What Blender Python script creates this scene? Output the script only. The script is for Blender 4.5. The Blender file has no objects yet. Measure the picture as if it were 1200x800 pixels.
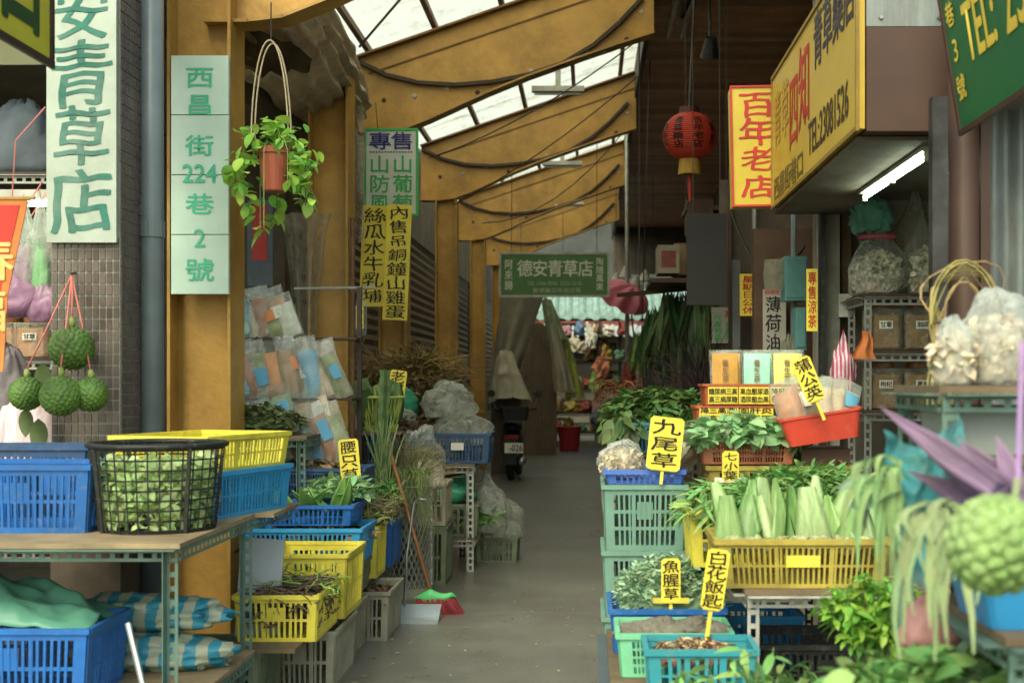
import bpy, math, random
import numpy as np
from mathutils import Vector, Matrix, noise
sc = bpy.context.scene
R = math.radians
# ---------------------------------------------------------------- camera, sky, sun, exposure
FP = 1500.0                        # focal length in pixels of the 1200 px wide photograph
VX, VY, CZ = 690.0, 445.0, 1.5     # vanishing point of the alley, eye height
cam = bpy.data.cameras.new('Camera'); camo = bpy.data.objects.new('Camera', cam)
sc.collection.objects.link(camo); sc.camera = camo
camo.location = (0, 0, CZ); camo.rotation_euler = (R(90), 0, 0)
cam.sensor_width = 36; cam.lens = FP/1200*36
cam.shift_x = -(VX-600)/1200; cam.shift_y = (VY-400)/1200
cam.clip_end = 500; cam.clip_start = .05
cam.dof.use_dof = True; cam.dof.focus_distance = 7.5; cam.dof.aperture_fstop = 2.9
wd = bpy.data.worlds.new('World'); sc.world = wd; wd.use_nodes = True
sky = wd.node_tree.nodes.new('ShaderNodeTexSky'); sky.sky_type = 'NISHITA'; sky.sun_disc = False
SUN_EL, SUN_ROT = R(48), R(200)
sky.sun_elevation = SUN_EL; sky.sun_rotation = SUN_ROT
sky.air_density = 1.0; sky.dust_density = 4.0; sky.ozone_density = 0.6
bg = wd.node_tree.nodes['Background']; bg.inputs[1].default_value = 0.15
wd.node_tree.links.new(sky.outputs[0], bg.inputs[0])
sl = bpy.data.lights.new('Sun', 'SUN'); sl.energy = 0.6; sl.angle = R(25); sl.color = (1, .95, .85)
so = bpy.data.objects.new('Sun', sl); sc.collection.objects.link(so)
so.rotation_euler = (R(90)-SUN_EL, 0, R(-22))
sc.view_settings.view_transform = 'Standard'; sc.view_settings.look = 'None'
sc.view_settings.exposure = 1.2; sc.view_settings.gamma = 1
sc.view_settings.use_white_balance = True; sc.view_settings.white_balance_temperature = 7050; sc.view_settings.white_balance_tint = -8
sc.cycles.use_denoising = True
sc.cycles.max_bounces = 8; sc.cycles.transparent_max_bounces = 16
sc.cycles.diffuse_bounces = 5; sc.cycles.sample_clamp_indirect = 6
rnd = random.Random(7); npr = np.random.default_rng(7)

# ---------------------------------------------------------------- helpers
def P(px, py, Y): return Vector(((px-VX)*Y/FP, Y, CZ+(VY-py)*Y/FP))
def S(n, Y): return n*Y/FP
def lin(c):
    if isinstance(c, str):
        c = [int(c[i:i+2], 16)/255 for i in (0, 2, 4)]
    return tuple((x/12.92 if x <= .04045 else ((x+.055)/1.055)**2.4) for x in c)
MATS = {}
def M(key, col, rough=.6, var=.25, scale=6., bump=0., metal=0., spec=.4, transl=0., island=0., dirt=0., dirtcol='3a3226',
      emit=0., stretch=None, bscale=None, objvar=.08):
    """opaque procedural material: colour broken up by noise, optional dirt patches, bump, translucency, per-island variation"""
    if key in MATS: return MATS[key]
    m = bpy.data.materials.new(key); MATS[key] = m; m.use_nodes = True
    nt = m.node_tree; N = nt.nodes; L = nt.links.new
    b = N['Principled BSDF']; b.inputs['Roughness'].default_value = rough; b.inputs['Metallic'].default_value = metal
    b.inputs['Specular IOR Level'].default_value = spec
    c = lin(col); g_ = .3*c[0]+.6*c[1]+.1*c[2]; c = tuple(g_+(x-g_)*.88 for x in c)
    if not key.startswith(('ink', 'lit')): dirt = max(dirt, .16)
    tc = N.new('ShaderNodeTexCoord'); mp = N.new('ShaderNodeMapping'); L(tc.outputs['Object'], mp.inputs[0])
    if stretch: mp.inputs['Scale'].default_value = stretch
    oi0 = N.new('ShaderNodeObjectInfo'); vm = N.new('ShaderNodeVectorMath'); vm.operation = 'ADD'; L(tc.outputs['Object'], vm.inputs[0]); L(oi0.outputs['Location'], vm.inputs[1]); L(vm.outputs[0], mp.inputs[0])
    nz = N.new('ShaderNodeTexNoise'); nz.inputs['Scale'].default_value = scale; nz.inputs['Detail'].default_value = 6
    nz.inputs['Roughness'].default_value = .65
    L(mp.outputs[0], nz.inputs['Vector'])
    mr = N.new('ShaderNodeMapRange'); mr.inputs['From Min'].default_value = .3; mr.inputs['From Max'].default_value = .7
    mr.inputs['To Min'].default_value = 1-var; mr.inputs['To Max'].default_value = 1+var
    L(nz.outputs['Fac'], mr.inputs['Value'])
    hs = N.new('ShaderNodeHueSaturation'); hs.inputs['Color'].default_value = (*c, 1)
    val = mr.outputs[0]
    oi = N.new('ShaderNodeObjectInfo'); om = N.new('ShaderNodeMapRange')
    om.inputs['To Min'].default_value = 1-objvar; om.inputs['To Max'].default_value = 1+objvar
    L(oi.outputs['Random'], om.inputs['Value'])
    mu = N.new('ShaderNodeMath'); mu.operation = 'MULTIPLY'; L(val, mu.inputs[0]); L(om.outputs[0], mu.inputs[1]); val = mu.outputs[0]
    if island:
        g = N.new('ShaderNodeNewGeometry')
        im = N.new('ShaderNodeMapRange'); im.inputs['To Min'].default_value = 1-island; im.inputs['To Max'].default_value = 1+island
        L(g.outputs['Random Per Island'], im.inputs['Value'])
        m2 = N.new('ShaderNodeMath'); m2.operation = 'MULTIPLY'; L(val, m2.inputs[0]); L(im.outputs[0], m2.inputs[1]); val = m2.outputs[0]
        wn = N.new('ShaderNodeTexWhiteNoise'); wn.noise_dimensions = '1D'; L(g.outputs['Random Per Island'], wn.inputs['W'])
        hm = N.new('ShaderNodeMapRange'); hm.inputs['To Min'].default_value = .5-.06*min(1, island*2); hm.inputs['To Max'].default_value = .5+.04*min(1, island*2)
        L(wn.outputs['Value'], hm.inputs['Value']); L(hm.outputs[0], hs.inputs['Hue'])
    L(val, hs.inputs['Value'])
    out = hs.outputs[0]
    if dirt:
        n2 = N.new('ShaderNodeTexNoise'); n2.inputs['Scale'].default_value = scale*.45; n2.inputs['Detail'].default_value = 9; n2.inputs['Roughness'].default_value = .72
        L(vm.outputs[0], n2.inputs['Vector'])
        r2 = N.new('ShaderNodeMapRange'); r2.inputs['From Min'].default_value = .44; r2.inputs['From Max'].default_value = .7
        r2.inputs['To Max'].default_value = dirt; L(n2.outputs['Fac'], r2.inputs['Value'])
        mx = N.new('ShaderNodeMix'); mx.data_type = 'RGBA'; L(r2.outputs[0], mx.inputs['Factor'])
        L(out, mx.inputs['A']); mx.inputs['B'].default_value = (*lin(dirtcol), 1); out = mx.outputs['Result']
    if key.endswith('plastic'):
        n4 = N.new('ShaderNodeTexNoise'); n4.inputs['Scale'].default_value = 34; n4.inputs['Detail'].default_value = 8; n4.inputs['Roughness'].default_value = .8
        L(vm.outputs[0], n4.inputs['Vector']); r4 = N.new('ShaderNodeMapRange'); r4.inputs['From Min'].default_value = .54; r4.inputs['From Max'].default_value = .68; r4.inputs['To Max'].default_value = .4
        L(n4.outputs['Fac'], r4.inputs['Value']); m4 = N.new('ShaderNodeMix'); m4.data_type = 'RGBA'; L(r4.outputs[0], m4.inputs['Factor']); L(out, m4.inputs['A']); m4.inputs['B'].default_value = (*lin('8c8878'), 1); out = m4.outputs['Result']
    L(out, b.inputs['Base Color'])
    if bump:
        n3 = N.new('ShaderNodeTexNoise'); n3.inputs['Scale'].default_value = bscale or scale*4; n3.inputs['Detail'].default_value = 5
        L(mp.outputs[0], n3.inputs['Vector'])
        bp = N.new('ShaderNodeBump'); bp.inputs['Strength'].default_value = bump; bp.inputs['Distance'].default_value = .02
        L(n3.outputs['Fac'], bp.inputs['Height']); L(bp.outputs[0], b.inputs['Normal'])
    if emit:
        b.inputs['Emission Color'].default_value = (*c, 1); b.inputs['Emission Strength'].default_value = emit
    if transl:
        tr = N.new('ShaderNodeBsdfTranslucent'); L(out, tr.inputs[0])
        ms = N.new('ShaderNodeMixShader'); ms.inputs[0].default_value = transl
        L(b.outputs[0], ms.inputs[1]); L(tr.outputs[0], ms.inputs[2]); L(ms.outputs[0], N['Material Output'].inputs[0])
    return m
def film(key, col, op=.4, rough=.18, scale=14., tr=.5):
    """plastic film: part clear, part milky, with crinkled gloss"""
    if key in MATS: return MATS[key]
    m = bpy.data.materials.new(key); MATS[key] = m; m.use_nodes = True
    nt = m.node_tree; N = nt.nodes; L = nt.links.new
    b = N['Principled BSDF']; b.inputs['Base Color'].default_value = (*lin(col), 1); b.inputs['Roughness'].default_value = rough
    tc = N.new('ShaderNodeTexCoord')
    nz = N.new('ShaderNodeTexNoise'); nz.inputs['Scale'].default_value = scale; nz.inputs['Detail'].default_value = 4; nz.inputs['Distortion'].default_value = 1.2
    L(tc.outputs['Object'], nz.inputs['Vector'])
    bp = N.new('ShaderNodeBump'); bp.inputs['Strength'].default_value = .7; bp.inputs['Distance'].default_value = .02
    L(nz.outputs['Fac'], bp.inputs['Height']); L(bp.outputs[0], b.inputs['Normal'])
    t = N.new('ShaderNodeBsdfTranslucent'); t.inputs[0].default_value = (*lin(col), 1)
    m1 = N.new('ShaderNodeMixShader'); m1.inputs[0].default_value = tr; L(b.outputs[0], m1.inputs[1]); L(t.outputs[0], m1.inputs[2])
    tp = N.new('ShaderNodeBsdfTransparent'); tp.inputs[0].default_value = (.96, .97, .96, 1)
    mr = N.new('ShaderNodeMapRange'); mr.inputs['From Min'].default_value = .3; mr.inputs['From Max'].default_value = .75
    mr.inputs['To Min'].default_value = max(0, op-.2); mr.inputs['To Max'].default_value = min(1, op+.25); L(nz.outputs['Fac'], mr.inputs['Value'])
    lw = N.new('ShaderNodeLayerWeight'); lw.inputs['Blend'].default_value = .35
    mm = N.new('ShaderNodeMath'); mm.operation = 'MAXIMUM'; L(mr.outputs[0], mm.inputs[0])
    ml = N.new('ShaderNodeMath'); ml.operation = 'MULTIPLY'; ml.inputs[1].default_value = .75; L(lw.outputs['Facing'], ml.inputs[0]); L(ml.outputs[0], mm.inputs[1])
    m2 = N.new('ShaderNodeMixShader'); L(mm.outputs[0], m2.inputs[0]); L(tp.outputs[0], m2.inputs[1]); L(m1.outputs[0], m2.inputs[2])
    L(m2.outputs[0], N['Material Output'].inputs[0])
    return m
def tag(o, label, cat, group=None, kind=None):
    if label: o['label'] = label
    if cat: o['category'] = cat
    if group: o['group'] = group
    if kind: o['kind'] = kind
    return o
def struct(o): o['kind'] = 'structure'; return o
def empty(name, loc=(0, 0, 0), rz=0):
    o = bpy.data.objects.new(name, None); sc.collection.objects.link(o); o.location = loc; o.rotation_euler = (0, 0, rz); return o
def link(name, me, mat=None, parent=None, loc=(0, 0, 0), rot=(0, 0, 0), scale=None):
    o = bpy.data.objects.new(name, me); sc.collection.objects.link(o)
    if mat and not me.materials: me.materials.append(mat)
    o.location = loc; o.rotation_euler = rot
    if scale: o.scale = scale
    if parent: o.parent = parent
    if name == 'lettering': o['kind'] = 'stuff'
    return o
def npmesh(V, F, smooth=False):
    me = bpy.data.meshes.new('m'); V = np.asarray(V, np.float32); F = np.asarray(F, np.int32); k = F.shape[1]
    me.vertices.add(len(V)); me.vertices.foreach_set('co', V.ravel())
    me.loops.add(F.size); me.loops.foreach_set('vertex_index', F.ravel())
    me.polygons.add(len(F)); me.polygons.foreach_set('loop_start', np.arange(0, F.size, k, dtype=np.int32))
    if smooth: me.polygons.foreach_set('use_smooth', np.ones(len(F), bool))
    me.update(calc_edges=True); return me
BOXF = [(0, 3, 2, 1), (4, 5, 6, 7), (0, 1, 5, 4), (1, 2, 6, 5), (2, 3, 7, 6), (3, 0, 4, 7)]
class MB:
    def __init__(s): s.V = []; s.F = []
    def add(s, V, F):
        n = len(s.V); s.V += [tuple(v) for v in V]; s.F += [tuple(i+n for i in f) for f in F]; return s
    def box(s, c, d, rot=None):
        x, y, z = d[0]/2, d[1]/2, d[2]/2
        V = [Vector(v) for v in ((-x, -y, -z), (x, -y, -z), (x, y, -z), (-x, y, -z), (-x, -y, z), (x, -y, z), (x, y, z), (-x, y, z))]
        if rot is not None: V = [rot @ v for v in V]
        c = Vector(c); return s.add([v+c for v in V], BOXF)
    def b2(s, a, b): return s.box([(a[i]+b[i])/2 for i in range(3)], [abs(b[i]-a[i]) for i in range(3)])
    def bar(s, a, b, w, h, up=(0, 0, 1)):
        a, b = Vector(a), Vector(b); d = b-a; L = d.length; y = d.normalized(); up = Vector(up)
        if abs(y.dot(up)) > .99: up = Vector((0, 1, 0))
        x = y.cross(up).normalized(); z = x.cross(y)
        rot = Matrix((x, y, z)).transposed(); return s.box((a+b)/2, (w, L, h), rot)
    def tube(s, pts, r, n=6, cap=True):
        pts = [Vector(p) for p in pts]; k = len(pts); V = []; F = []
        up = Vector((.13, .31, .94))
        for i, p in enumerate(pts):
            t = (pts[min(i+1, k-1)]-pts[max(i-1, 0)]).normalized()
            if abs(t.dot(up)) > .97: up = Vector((1, .1, 0))
            x = t.cross(up).normalized(); z = x.cross(t); rr = r[i] if hasattr(r, '__len__') else r
            V += [p+x*math.cos(2*math.pi*j/n)*rr+z*math.sin(2*math.pi*j/n)*rr for j in range(n)]
        for i in range(k-1):
            for j in range(n): F.append((i*n+j, i*n+(j+1) % n, (i+1)*n+(j+1) % n, (i+1)*n+j))
        if cap: F += [tuple(range(n))[::-1], tuple(range((k-1)*n, k*n))]
        return s.add(V, F)
    def lathe(s, prof, n=20, c=(0, 0, 0)):
        V = []; F = []; c = Vector(c)
        for (r, z) in prof:
            V += [c+Vector((r*math.cos(2*math.pi*j/n), r*math.sin(2*math.pi*j/n), z)) for j in range(n)]
        for i in range(len(prof)-1):
            for j in range(n): F.append((i*n+j, i*n+(j+1) % n, (i+1)*n+(j+1) % n, (i+1)*n+j))
        return s.add(V, F)
    def grid(s, f, nu, nv):
        V = [f(i/nu, j/nv) for j in range(nv+1) for i in range(nu+1)]
        F = [(j*(nu+1)+i, j*(nu+1)+i+1, (j+1)*(nu+1)+i+1, (j+1)*(nu+1)+i) for j in range(nv) for i in range(nu)]
        return s.add(V, F)
    def prism(s, pts, y0, y1):                     # polygon in XZ, extruded along Y
        n = len(pts); V = [(x, y0, z) for x, z in pts]+[(x, y1, z) for x, z in pts]
        F = [tuple(range(n)), tuple(range(n, 2*n))[::-1]]+[(i, i+n, (i+1) % n+n, (i+1) % n) for i in range(n)]
        return s.add(V, F)
    def me(s, smooth=False):
        m = bpy.data.meshes.new('m'); m.from_pydata(s.V, [], s.F); m.update()
        if smooth: m.polygons.foreach_set('use_smooth', [True]*len(m.polygons))
        return m
    def obj(s, name, mat, parent=None, loc=(0, 0, 0), rot=(0, 0, 0), smooth=False):
        return link(name, s.me(smooth), mat, parent, loc, rot)
def bez(a, b, sag, n=8):
    a, b = Vector(a), Vector(b)
    return [a.lerp(b, i/n)-Vector((0, 0, sag*4*(i/n)*(1-i/n))) for i in range(n+1)]
def fnoise(p, s=1., d=3): return noise.fractal(Vector(p)*s, 1.0, 2.0, d)

# ---------------------------------------------------------------- lettering
GL = {}
def prebuild(bodies):
    tmp = []
    for b in bodies:
        c = bpy.data.curves.new('t', 'FONT'); c.body = b; c.resolution_u = 3; c.offset = .0
        o = bpy.data.objects.new('t', c); sc.collection.objects.link(o); tmp.append((b, o))
    dg = bpy.context.evaluated_depsgraph_get()
    for b, o in tmp:
        m = bpy.data.meshes.new_from_object(o.evaluated_get(dg))
        m.calc_loop_triangles()
        V = np.zeros(len(m.vertices)*3, np.float32); m.vertices.foreach_get('co', V)
        T = np.zeros(len(m.loop_triangles)*3, np.int32); m.loop_triangles.foreach_get('vertices', T)
        GL[b] = (V.reshape(-1, 3)[:, :2].copy(), T.reshape(-1, 3).copy()); bpy.data.meshes.remove(m)
    for b, o in tmp:
        c = o.data; bpy.data.objects.remove(o); bpy.data.curves.remove(c)
def glyphs(items, jit=0., bold=1.):
    """items: (char-or-string, cx, cz, w, h); Chinese characters sit in their cell, strings are fitted to the box. Faces -Y."""
    ref = GL['國'][0]; lo, hi = ref.min(0), ref.max(0); mid = (lo+hi)/2; ext = hi-lo
    VV = []; FF = []; n = 0
    for b, cx, cz, w, h in items:
        v, t = GL[b]
        if jit:
            for _ in range(2):
                p = v[t]; m01, m12, m20 = (p[:, 0]+p[:, 1])/2, (p[:, 1]+p[:, 2])/2, (p[:, 2]+p[:, 0])/2
                v = np.stack([p[:, 0], m01, m20, m01, p[:, 1], m12, m20, m12, p[:, 2], m01, m12, m20], 1).reshape(-1, 2); t = np.arange(len(v)).reshape(-1, 3)
        if len(v) == 0: continue
        if len(b) == 1 and ord(b) > 0x2e80: q = (v-mid)/ext
        else:
            a, e = v.min(0), v.max(0); q = (v-(a+e)/2)/(e-a)
        if jit:
            an = rnd.uniform(-jit, jit); ca, sa = math.cos(an), math.sin(an)
            q = np.stack([q[:, 0]*ca-q[:, 1]*sa, q[:, 0]*sa+q[:, 1]*ca], 1)*rnd.uniform(.9, 1.06)
            q = np.stack([q[:, 0]+rnd.uniform(-1, 1)*jit*q[:, 1]*1.5, q[:, 1]*rnd.uniform(.92, 1.05)+jit*1.2*q[:, 0]], 1)
            q = q+np.stack([.022*np.sin(q[:, 1]*9+rnd.random()*6), .022*np.sin(q[:, 0]*9+rnd.random()*6)], 1)
        e_ = .017*min(w, h)*bold if len(b) == 1 else .05*h*(.3 if len(b) > 6 else .45)
        for k_, (ox, oz) in enumerate(((0, 0), (e_, e_*.3), (-e_, -e_*.3), (e_*.2, -e_), (-e_*.2, e_))[:3 if jit else 5]):
            VV.append(np.stack([cx+q[:, 0]*w+ox, np.full(len(q), -.00025*k_-.0012*(len(VV)//(3 if jit else 5) % 2)), cz+q[:, 1]*h+oz], 1)); FF.append(t+n); n += len(q)
    return npmesh(np.concatenate(VV), np.concatenate(FF))
def vt(txt, cx, z0, z1, w, fill=.86):              # vertical line of characters from z1 (top) to z0
    n = len(txt); h = (z1-z0)/n
    return [(c, cx, z1-h*(i+.5), w, h*fill) for i, c in enumerate(txt)]
def ht(txt, x0, x1, cz, h, fill=.88):
    n = len(txt); w = (x1-x0)/n
    return [(c, x0+w*(i+.5), cz, w*fill, h) for i, c in enumerate(txt)]
def sign(name, label, cat, loc, w, h, board, texts, t=.012, rz=0, rx=0, ry=0, frame=None, fw=.012, jit=.0, group=None, proud=.0025, bold=1.):
    """a board facing -Y with its lettering; texts: [(items, material)] in metres from the board's centre"""
    root = MB().box((0, 0, 0), (w, t, h)).obj(name, board, None, loc, (rx, ry, rz)); tag(root, label, cat, group)
    y = -t/2-proud
    if frame:
        f = MB(); f.box((0, y, h/2), (w+fw, .014, fw)); f.box((0, y, -h/2), (w+fw, .014, fw))
        for s in (-1, 1): f.box((s*w/2, y, 0), (fw, .012, h-fw))
        f.obj('frame', frame, root)
    for it, m in texts:
        big = len(it) <= 5 and it[0][3] > .2
        for sub in ([[i] for i in it] if big else [it]): link('character' if big else 'lettering', glyphs(sub, jit, bold), m, root, (0, y, 0))
    return root

# ---------------------------------------------------------------- scattered leaves and stalks
def leaf_t(w=.45, fold=.12, droop=.25, n=3):
    """leaf template of unit length along +Y"""
    V = [(0, 0, 0)]; F = []
    for i in range(1, n+1):
        t = i/(n+1); ww = w/2*math.sin(math.pi*min(1, t*.92+.06))**.8; z = -droop*t*t
        V += [(-ww, t, z+fold*ww*2), (0, t, z), (ww, t, z+fold*ww*2)]
    V.append((0, 1, -droop)); k = len(V)-1
    F += [(0, 2, 1), (0, 3, 2)]
    for i in range(n-1):
        a = 1+3*i; b = a+3
        F += [(a, a+1, b), (a+1, b+1, b), (a+1, a+2, b+1), (a+2, b+2, b+1)]
    a = 1+3*(n-1); F += [(a, a+1, k), (a+1, a+2, k)]
    return np.array(V, np.float32), np.array(F, np.int32)
def rotm(yaw, pitch, roll):
    cy, sy, cp, sp, cr, sr = np.cos(yaw), np.sin(yaw), np.cos(pitch), np.sin(pitch), np.cos(roll), np.sin(roll)
    z = np.zeros_like(yaw); o = np.ones_like(yaw)
    Rz = np.stack([np.stack([cy, -sy, z], -1), np.stack([sy, cy, z], -1), np.stack([z, z, o], -1)], -2)
    Rx = np.stack([np.stack([o, z, z], -1), np.stack([z, cp, -sp], -1), np.stack([z, sp, cp], -1)], -2)
    Ry = np.stack([np.stack([cr, z, sr], -1), np.stack([z, o, z], -1), np.stack([-sr, z, cr], -1)], -2)
    return Rz @ Rx @ Ry
def scatter(tmpl, pos, yaw, pitch, roll, size):
    V, F = tmpl; n = len(pos)
    A = rotm(yaw, pitch, roll)*size[:, None, None]
    W = np.einsum('nij,kj->nki', A, V)+pos[:, None, :]
    return W.reshape(-1, 3), (F[None]+(np.arange(n)*len(V))[:, None, None]).reshape(-1, 3)
def U(a, b, n): return npr.uniform(a, b, n)
def heap_pos(n, w, d, h, top=.6):
    x = U(-.5, .5, n); y = U(-.5, .5, n); r = np.clip(1-(2*x)**2, 0, 1)*np.clip(1-(2*y)**2, 0, 1)
    z = h*((1-top)+top*r**.5)*U(.25, 1, n)**.5
    return np.stack([x*w, y*d, z], 1)
def leafheap(name, label, cat, loc, w, d, h, n, ln, mat, tmpl=None, pit=(-.3, 1.0), top=.6, rz=0, group=None, kind='stuff', parent=None):
    """a loose heap of leaves over a lumpy core"""
    tm = tmpl if tmpl is not None else leaf_t(); pos = heap_pos(n, w, d, h, top)
    V, F = scatter(tm, pos, U(0, 6.283, n), U(pit[0], pit[1], n), U(-.9, .9, n), U(.65, 1.25, n)*ln)
    g = MB().grid(lambda u, v: ((u-.5)*w*.92, (v-.5)*d*.92, h*.72*((1-top)+top*(max(0, 1-(2*u-1)**2)*max(0, 1-(2*v-1)**2))**.5)*(1+.3*noise.noise((u*7, v*7, w*9)))), 10, 8)
    T = []
    for f in g.F: T += [(f[0], f[1], f[2]), (f[0], f[2], f[3])]
    F = np.concatenate([F, np.array(T, np.int32)+len(V)]); V = np.concatenate([V, np.array(g.V)])
    o = link(name, npmesh(V, F), mat, parent, loc, (0, 0, rz))
    return tag(o, label, cat, group, kind)
def stalks(name, label, cat, loc, n, mat, fn, r=.003, seg=4, group=None, kind='stuff', parent=None, rz=0, taper=.4):
    """n thin bent stalks; fn(i) -> list of seg+1 points"""
    ps = np.array([[tuple(p) for p in fn(i)] for i in range(n)], np.float32); k = ps.shape[1]
    d = np.gradient(ps, axis=1); d /= np.linalg.norm(d, axis=2, keepdims=True)+1e-9
    up = np.where(np.abs(d[..., 2:3]) > .9, np.array([1., 0, 0]), np.array([0, 0, 1.]))
    x = np.cross(d, up); x /= np.linalg.norm(x, axis=2, keepdims=True)+1e-9; z = np.cross(x, d)
    rr = (r*(1-(1-taper)*np.linspace(0, 1, k)))[None, :, None]*U(.6, 1.3, n)[:, None, None]
    ring = [ps+(x*math.cos(a)+z*math.sin(a))*rr for a in (0, 2.094, 4.189)]
    V = np.stack(ring, 2).reshape(-1, 3); F = []
    for s in range(k-1):
        for j in range(3): F.append((s*3+j, s*3+(j+1) % 3, s*3+3+(j+1) % 3, s*3+3+j))
    F = (np.array(F)[None]+(np.arange(n)*k*3)[:, None, None]).reshape(-1, 4)
    o = link(name, npmesh(V, F, True), mat, parent, loc, (0, 0, rz)); return tag(o, label, cat, group, kind)
def lying(w, d, h, ln, bend=.05, ang=(0, 6.28)):
    def f(i):
        x, y, z = rnd.uniform(-w/2, w/2), rnd.uniform(-d/2, d/2), h*rnd.random()**.6; a = rnd.uniform(*ang); L = ln*rnd.uniform(.5, 1.2)
        p = Vector((x, y, z)); q = []; t = Vector((math.cos(a), math.sin(a), rnd.uniform(-.15, .25)))
        for k in range(5):
            q.append(p.copy()); t = (t+Vector((rnd.gauss(0, bend), rnd.gauss(0, bend), rnd.gauss(-.03, bend)))*5*.6).normalized(); p = p+t*L/4
        return [Vector((min(w*.62, max(-w*.62, v.x)), min(d*.62, max(-d*.62, v.y)), max(.0, v.z))) for v in q]
    return f
# ---------------------------------------------------------------- generators of market things
def crate(label, loc, w, d, h, mat, rz=0, pitch=.026, rows=2, plate=True, name='plastic_crate', cat='crate', group=None, ry=0, rx=0, platemat=None, flare=1.06, rim=.012):
    """moulded crate with slotted walls, origin at the middle of its base; w across, d deep"""
    b = MB(); t = .007
    sc_ = lambda z: 1-(flare-1)*(1-z/h)
    def wall(L, at, axis):
        def seg(u0, u1, z0, z1, off=0):
            V = []
            for (u, o, z) in ((u0, -t, z0), (u1, -t, z0), (u1, 0, z0), (u0, 0, z0), (u0, -t, z1), (u1, -t, z1), (u1, 0, z1), (u0, 0, z1)):
                q = at+math.copysign(o+off, at)*1
                k = sc_(z)
                V.append((u*k, q*k, z) if axis == 'x' else (-q*k, u*k, z))
            b.add(V, BOXF)
        cw = min(.045, L*.11)
        seg(-L/2, -L/2+cw, 0, h); seg(L/2-cw, L/2, 0, h)
        a0, a1 = -L/2+cw, L/2-cw
        bb = h*.09; tb = h*.11
        seg(a0, a1, 0, bb); seg(a0, a1, h-tb, h)
        for r in range(1, rows):
            zc = bb+(h-tb-bb)*r/rows; seg(a0, a1, zc-h*.028, zc+h*.028, .002)
        n = max(3, int((a1-a0)/pitch)); p = (a1-a0)/n
        for i in range(1, n): seg(a0+p*i-p*.2, a0+p*i+p*.2, bb, h-tb)
        for u in (-L/2, -L/6, L/6, L/2-.012): seg(u, u+.012, 0, h-.005, .006)
        if plate: seg(-L*.1, L*.1, h*.5, h*.78, .004)
    wall(w, -d/2, 'x'); wall(w, d/2, 'x'); wall(d, -w/2, 'y'); wall(d, w/2, 'y')
    k = sc_(0); b.box((0, 0, .006), (w*k-.02, d*k-.02, .008))
    root = b.obj(name, mat, None, loc, (rx, ry, rz)); tag(root, label, cat, group)
    f = MB(); e = rim
    f.box((0, -d/2-e/2, h+.004), (w+2*e, e+t, .02)); f.box((0, d/2+e/2, h+.004), (w+2*e, e+t, .02))
    f.box((-w/2-e/2, 0, h+.004), (e+t, d-t, .02)); f.box((w/2+e/2, 0, h+.004), (e+t, d-t, .02))
    f.obj('rim', mat, root)
    if platemat: MB().box((0, -d/2*sc_(h*.6)-.012, h*.6), (w*.2, .003, h*.26)).obj('label_plate', platemat, root)
    return root
def tray(label, loc, w, d, h, mat, rz=0, rx=0, ry=0, name='plastic_basin', cat='basin', taper=.86, holes=False):
    """solid-walled basin flaring to a rolled rim"""
    b = MB(); t = .006
    def ring(k, z, ins=0):
        x, y = w/2*k-ins, d/2*k-ins; c = min(x, y)*.22; q = []
        for sx, sy, a0 in ((1, -1, -90), (1, 1, 0), (-1, 1, 90), (-1, -1, 180)):
            for j in range(4):
                a = R(a0+30*j); q.append((sx*(x-c)+c*math.cos(a), sy*(y-c)+c*math.sin(a), z))
        return q
    rs = [ring(taper, 0), ring(1, h-.014), ring(1.04, h-.012), ring(1.04, h), ring(1, h, t), ring(taper, t*1.5, t)]
    V = [p for r_ in rs for p in r_]; n = 16; F = []
    for i in range(len(rs)-1):
        for j in range(n): F.append((i*n+j, i*n+(j+1) % n, (i+1)*n+(j+1) % n, (i+1)*n+j))
    F += [tuple(range(n))[::-1], tuple(range((len(rs)-1)*n, len(rs)*n))]
    root = b.add(V, F).obj(name, mat, None, loc, (rx, ry, rz)); return tag(root, label, cat)
def slot_mesh(b, a, c, w, up, hole=.032, gap=.018):
    """slotted angle iron face between a and c: two rails joined by bridges, plus the second leg of the angle"""
    a, c = Vector(a), Vector(c); d = (c-a).normalized(); L = (c-a).length; up = Vector(up).normalized(); nrm = d.cross(up).normalized()
    for s in (-.36, .36): b.bar(a+up*w*s, c+up*w*s, .003, w*.28, up)
    u = 0.
    while u < L-gap:
        b.bar(a+d*u, a+d*min(L, u+gap), .003, w*.46, up); u += hole+gap
    b.bar(a+up*w*.5+nrm*w*.5, c+up*w*.5+nrm*w*.5, w, .003, up)
def slot(name, a, c, w, up, mat, parent): b = MB(); slot_mesh(b, a, c, w, up); return b.obj(name, mat, parent)
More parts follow.
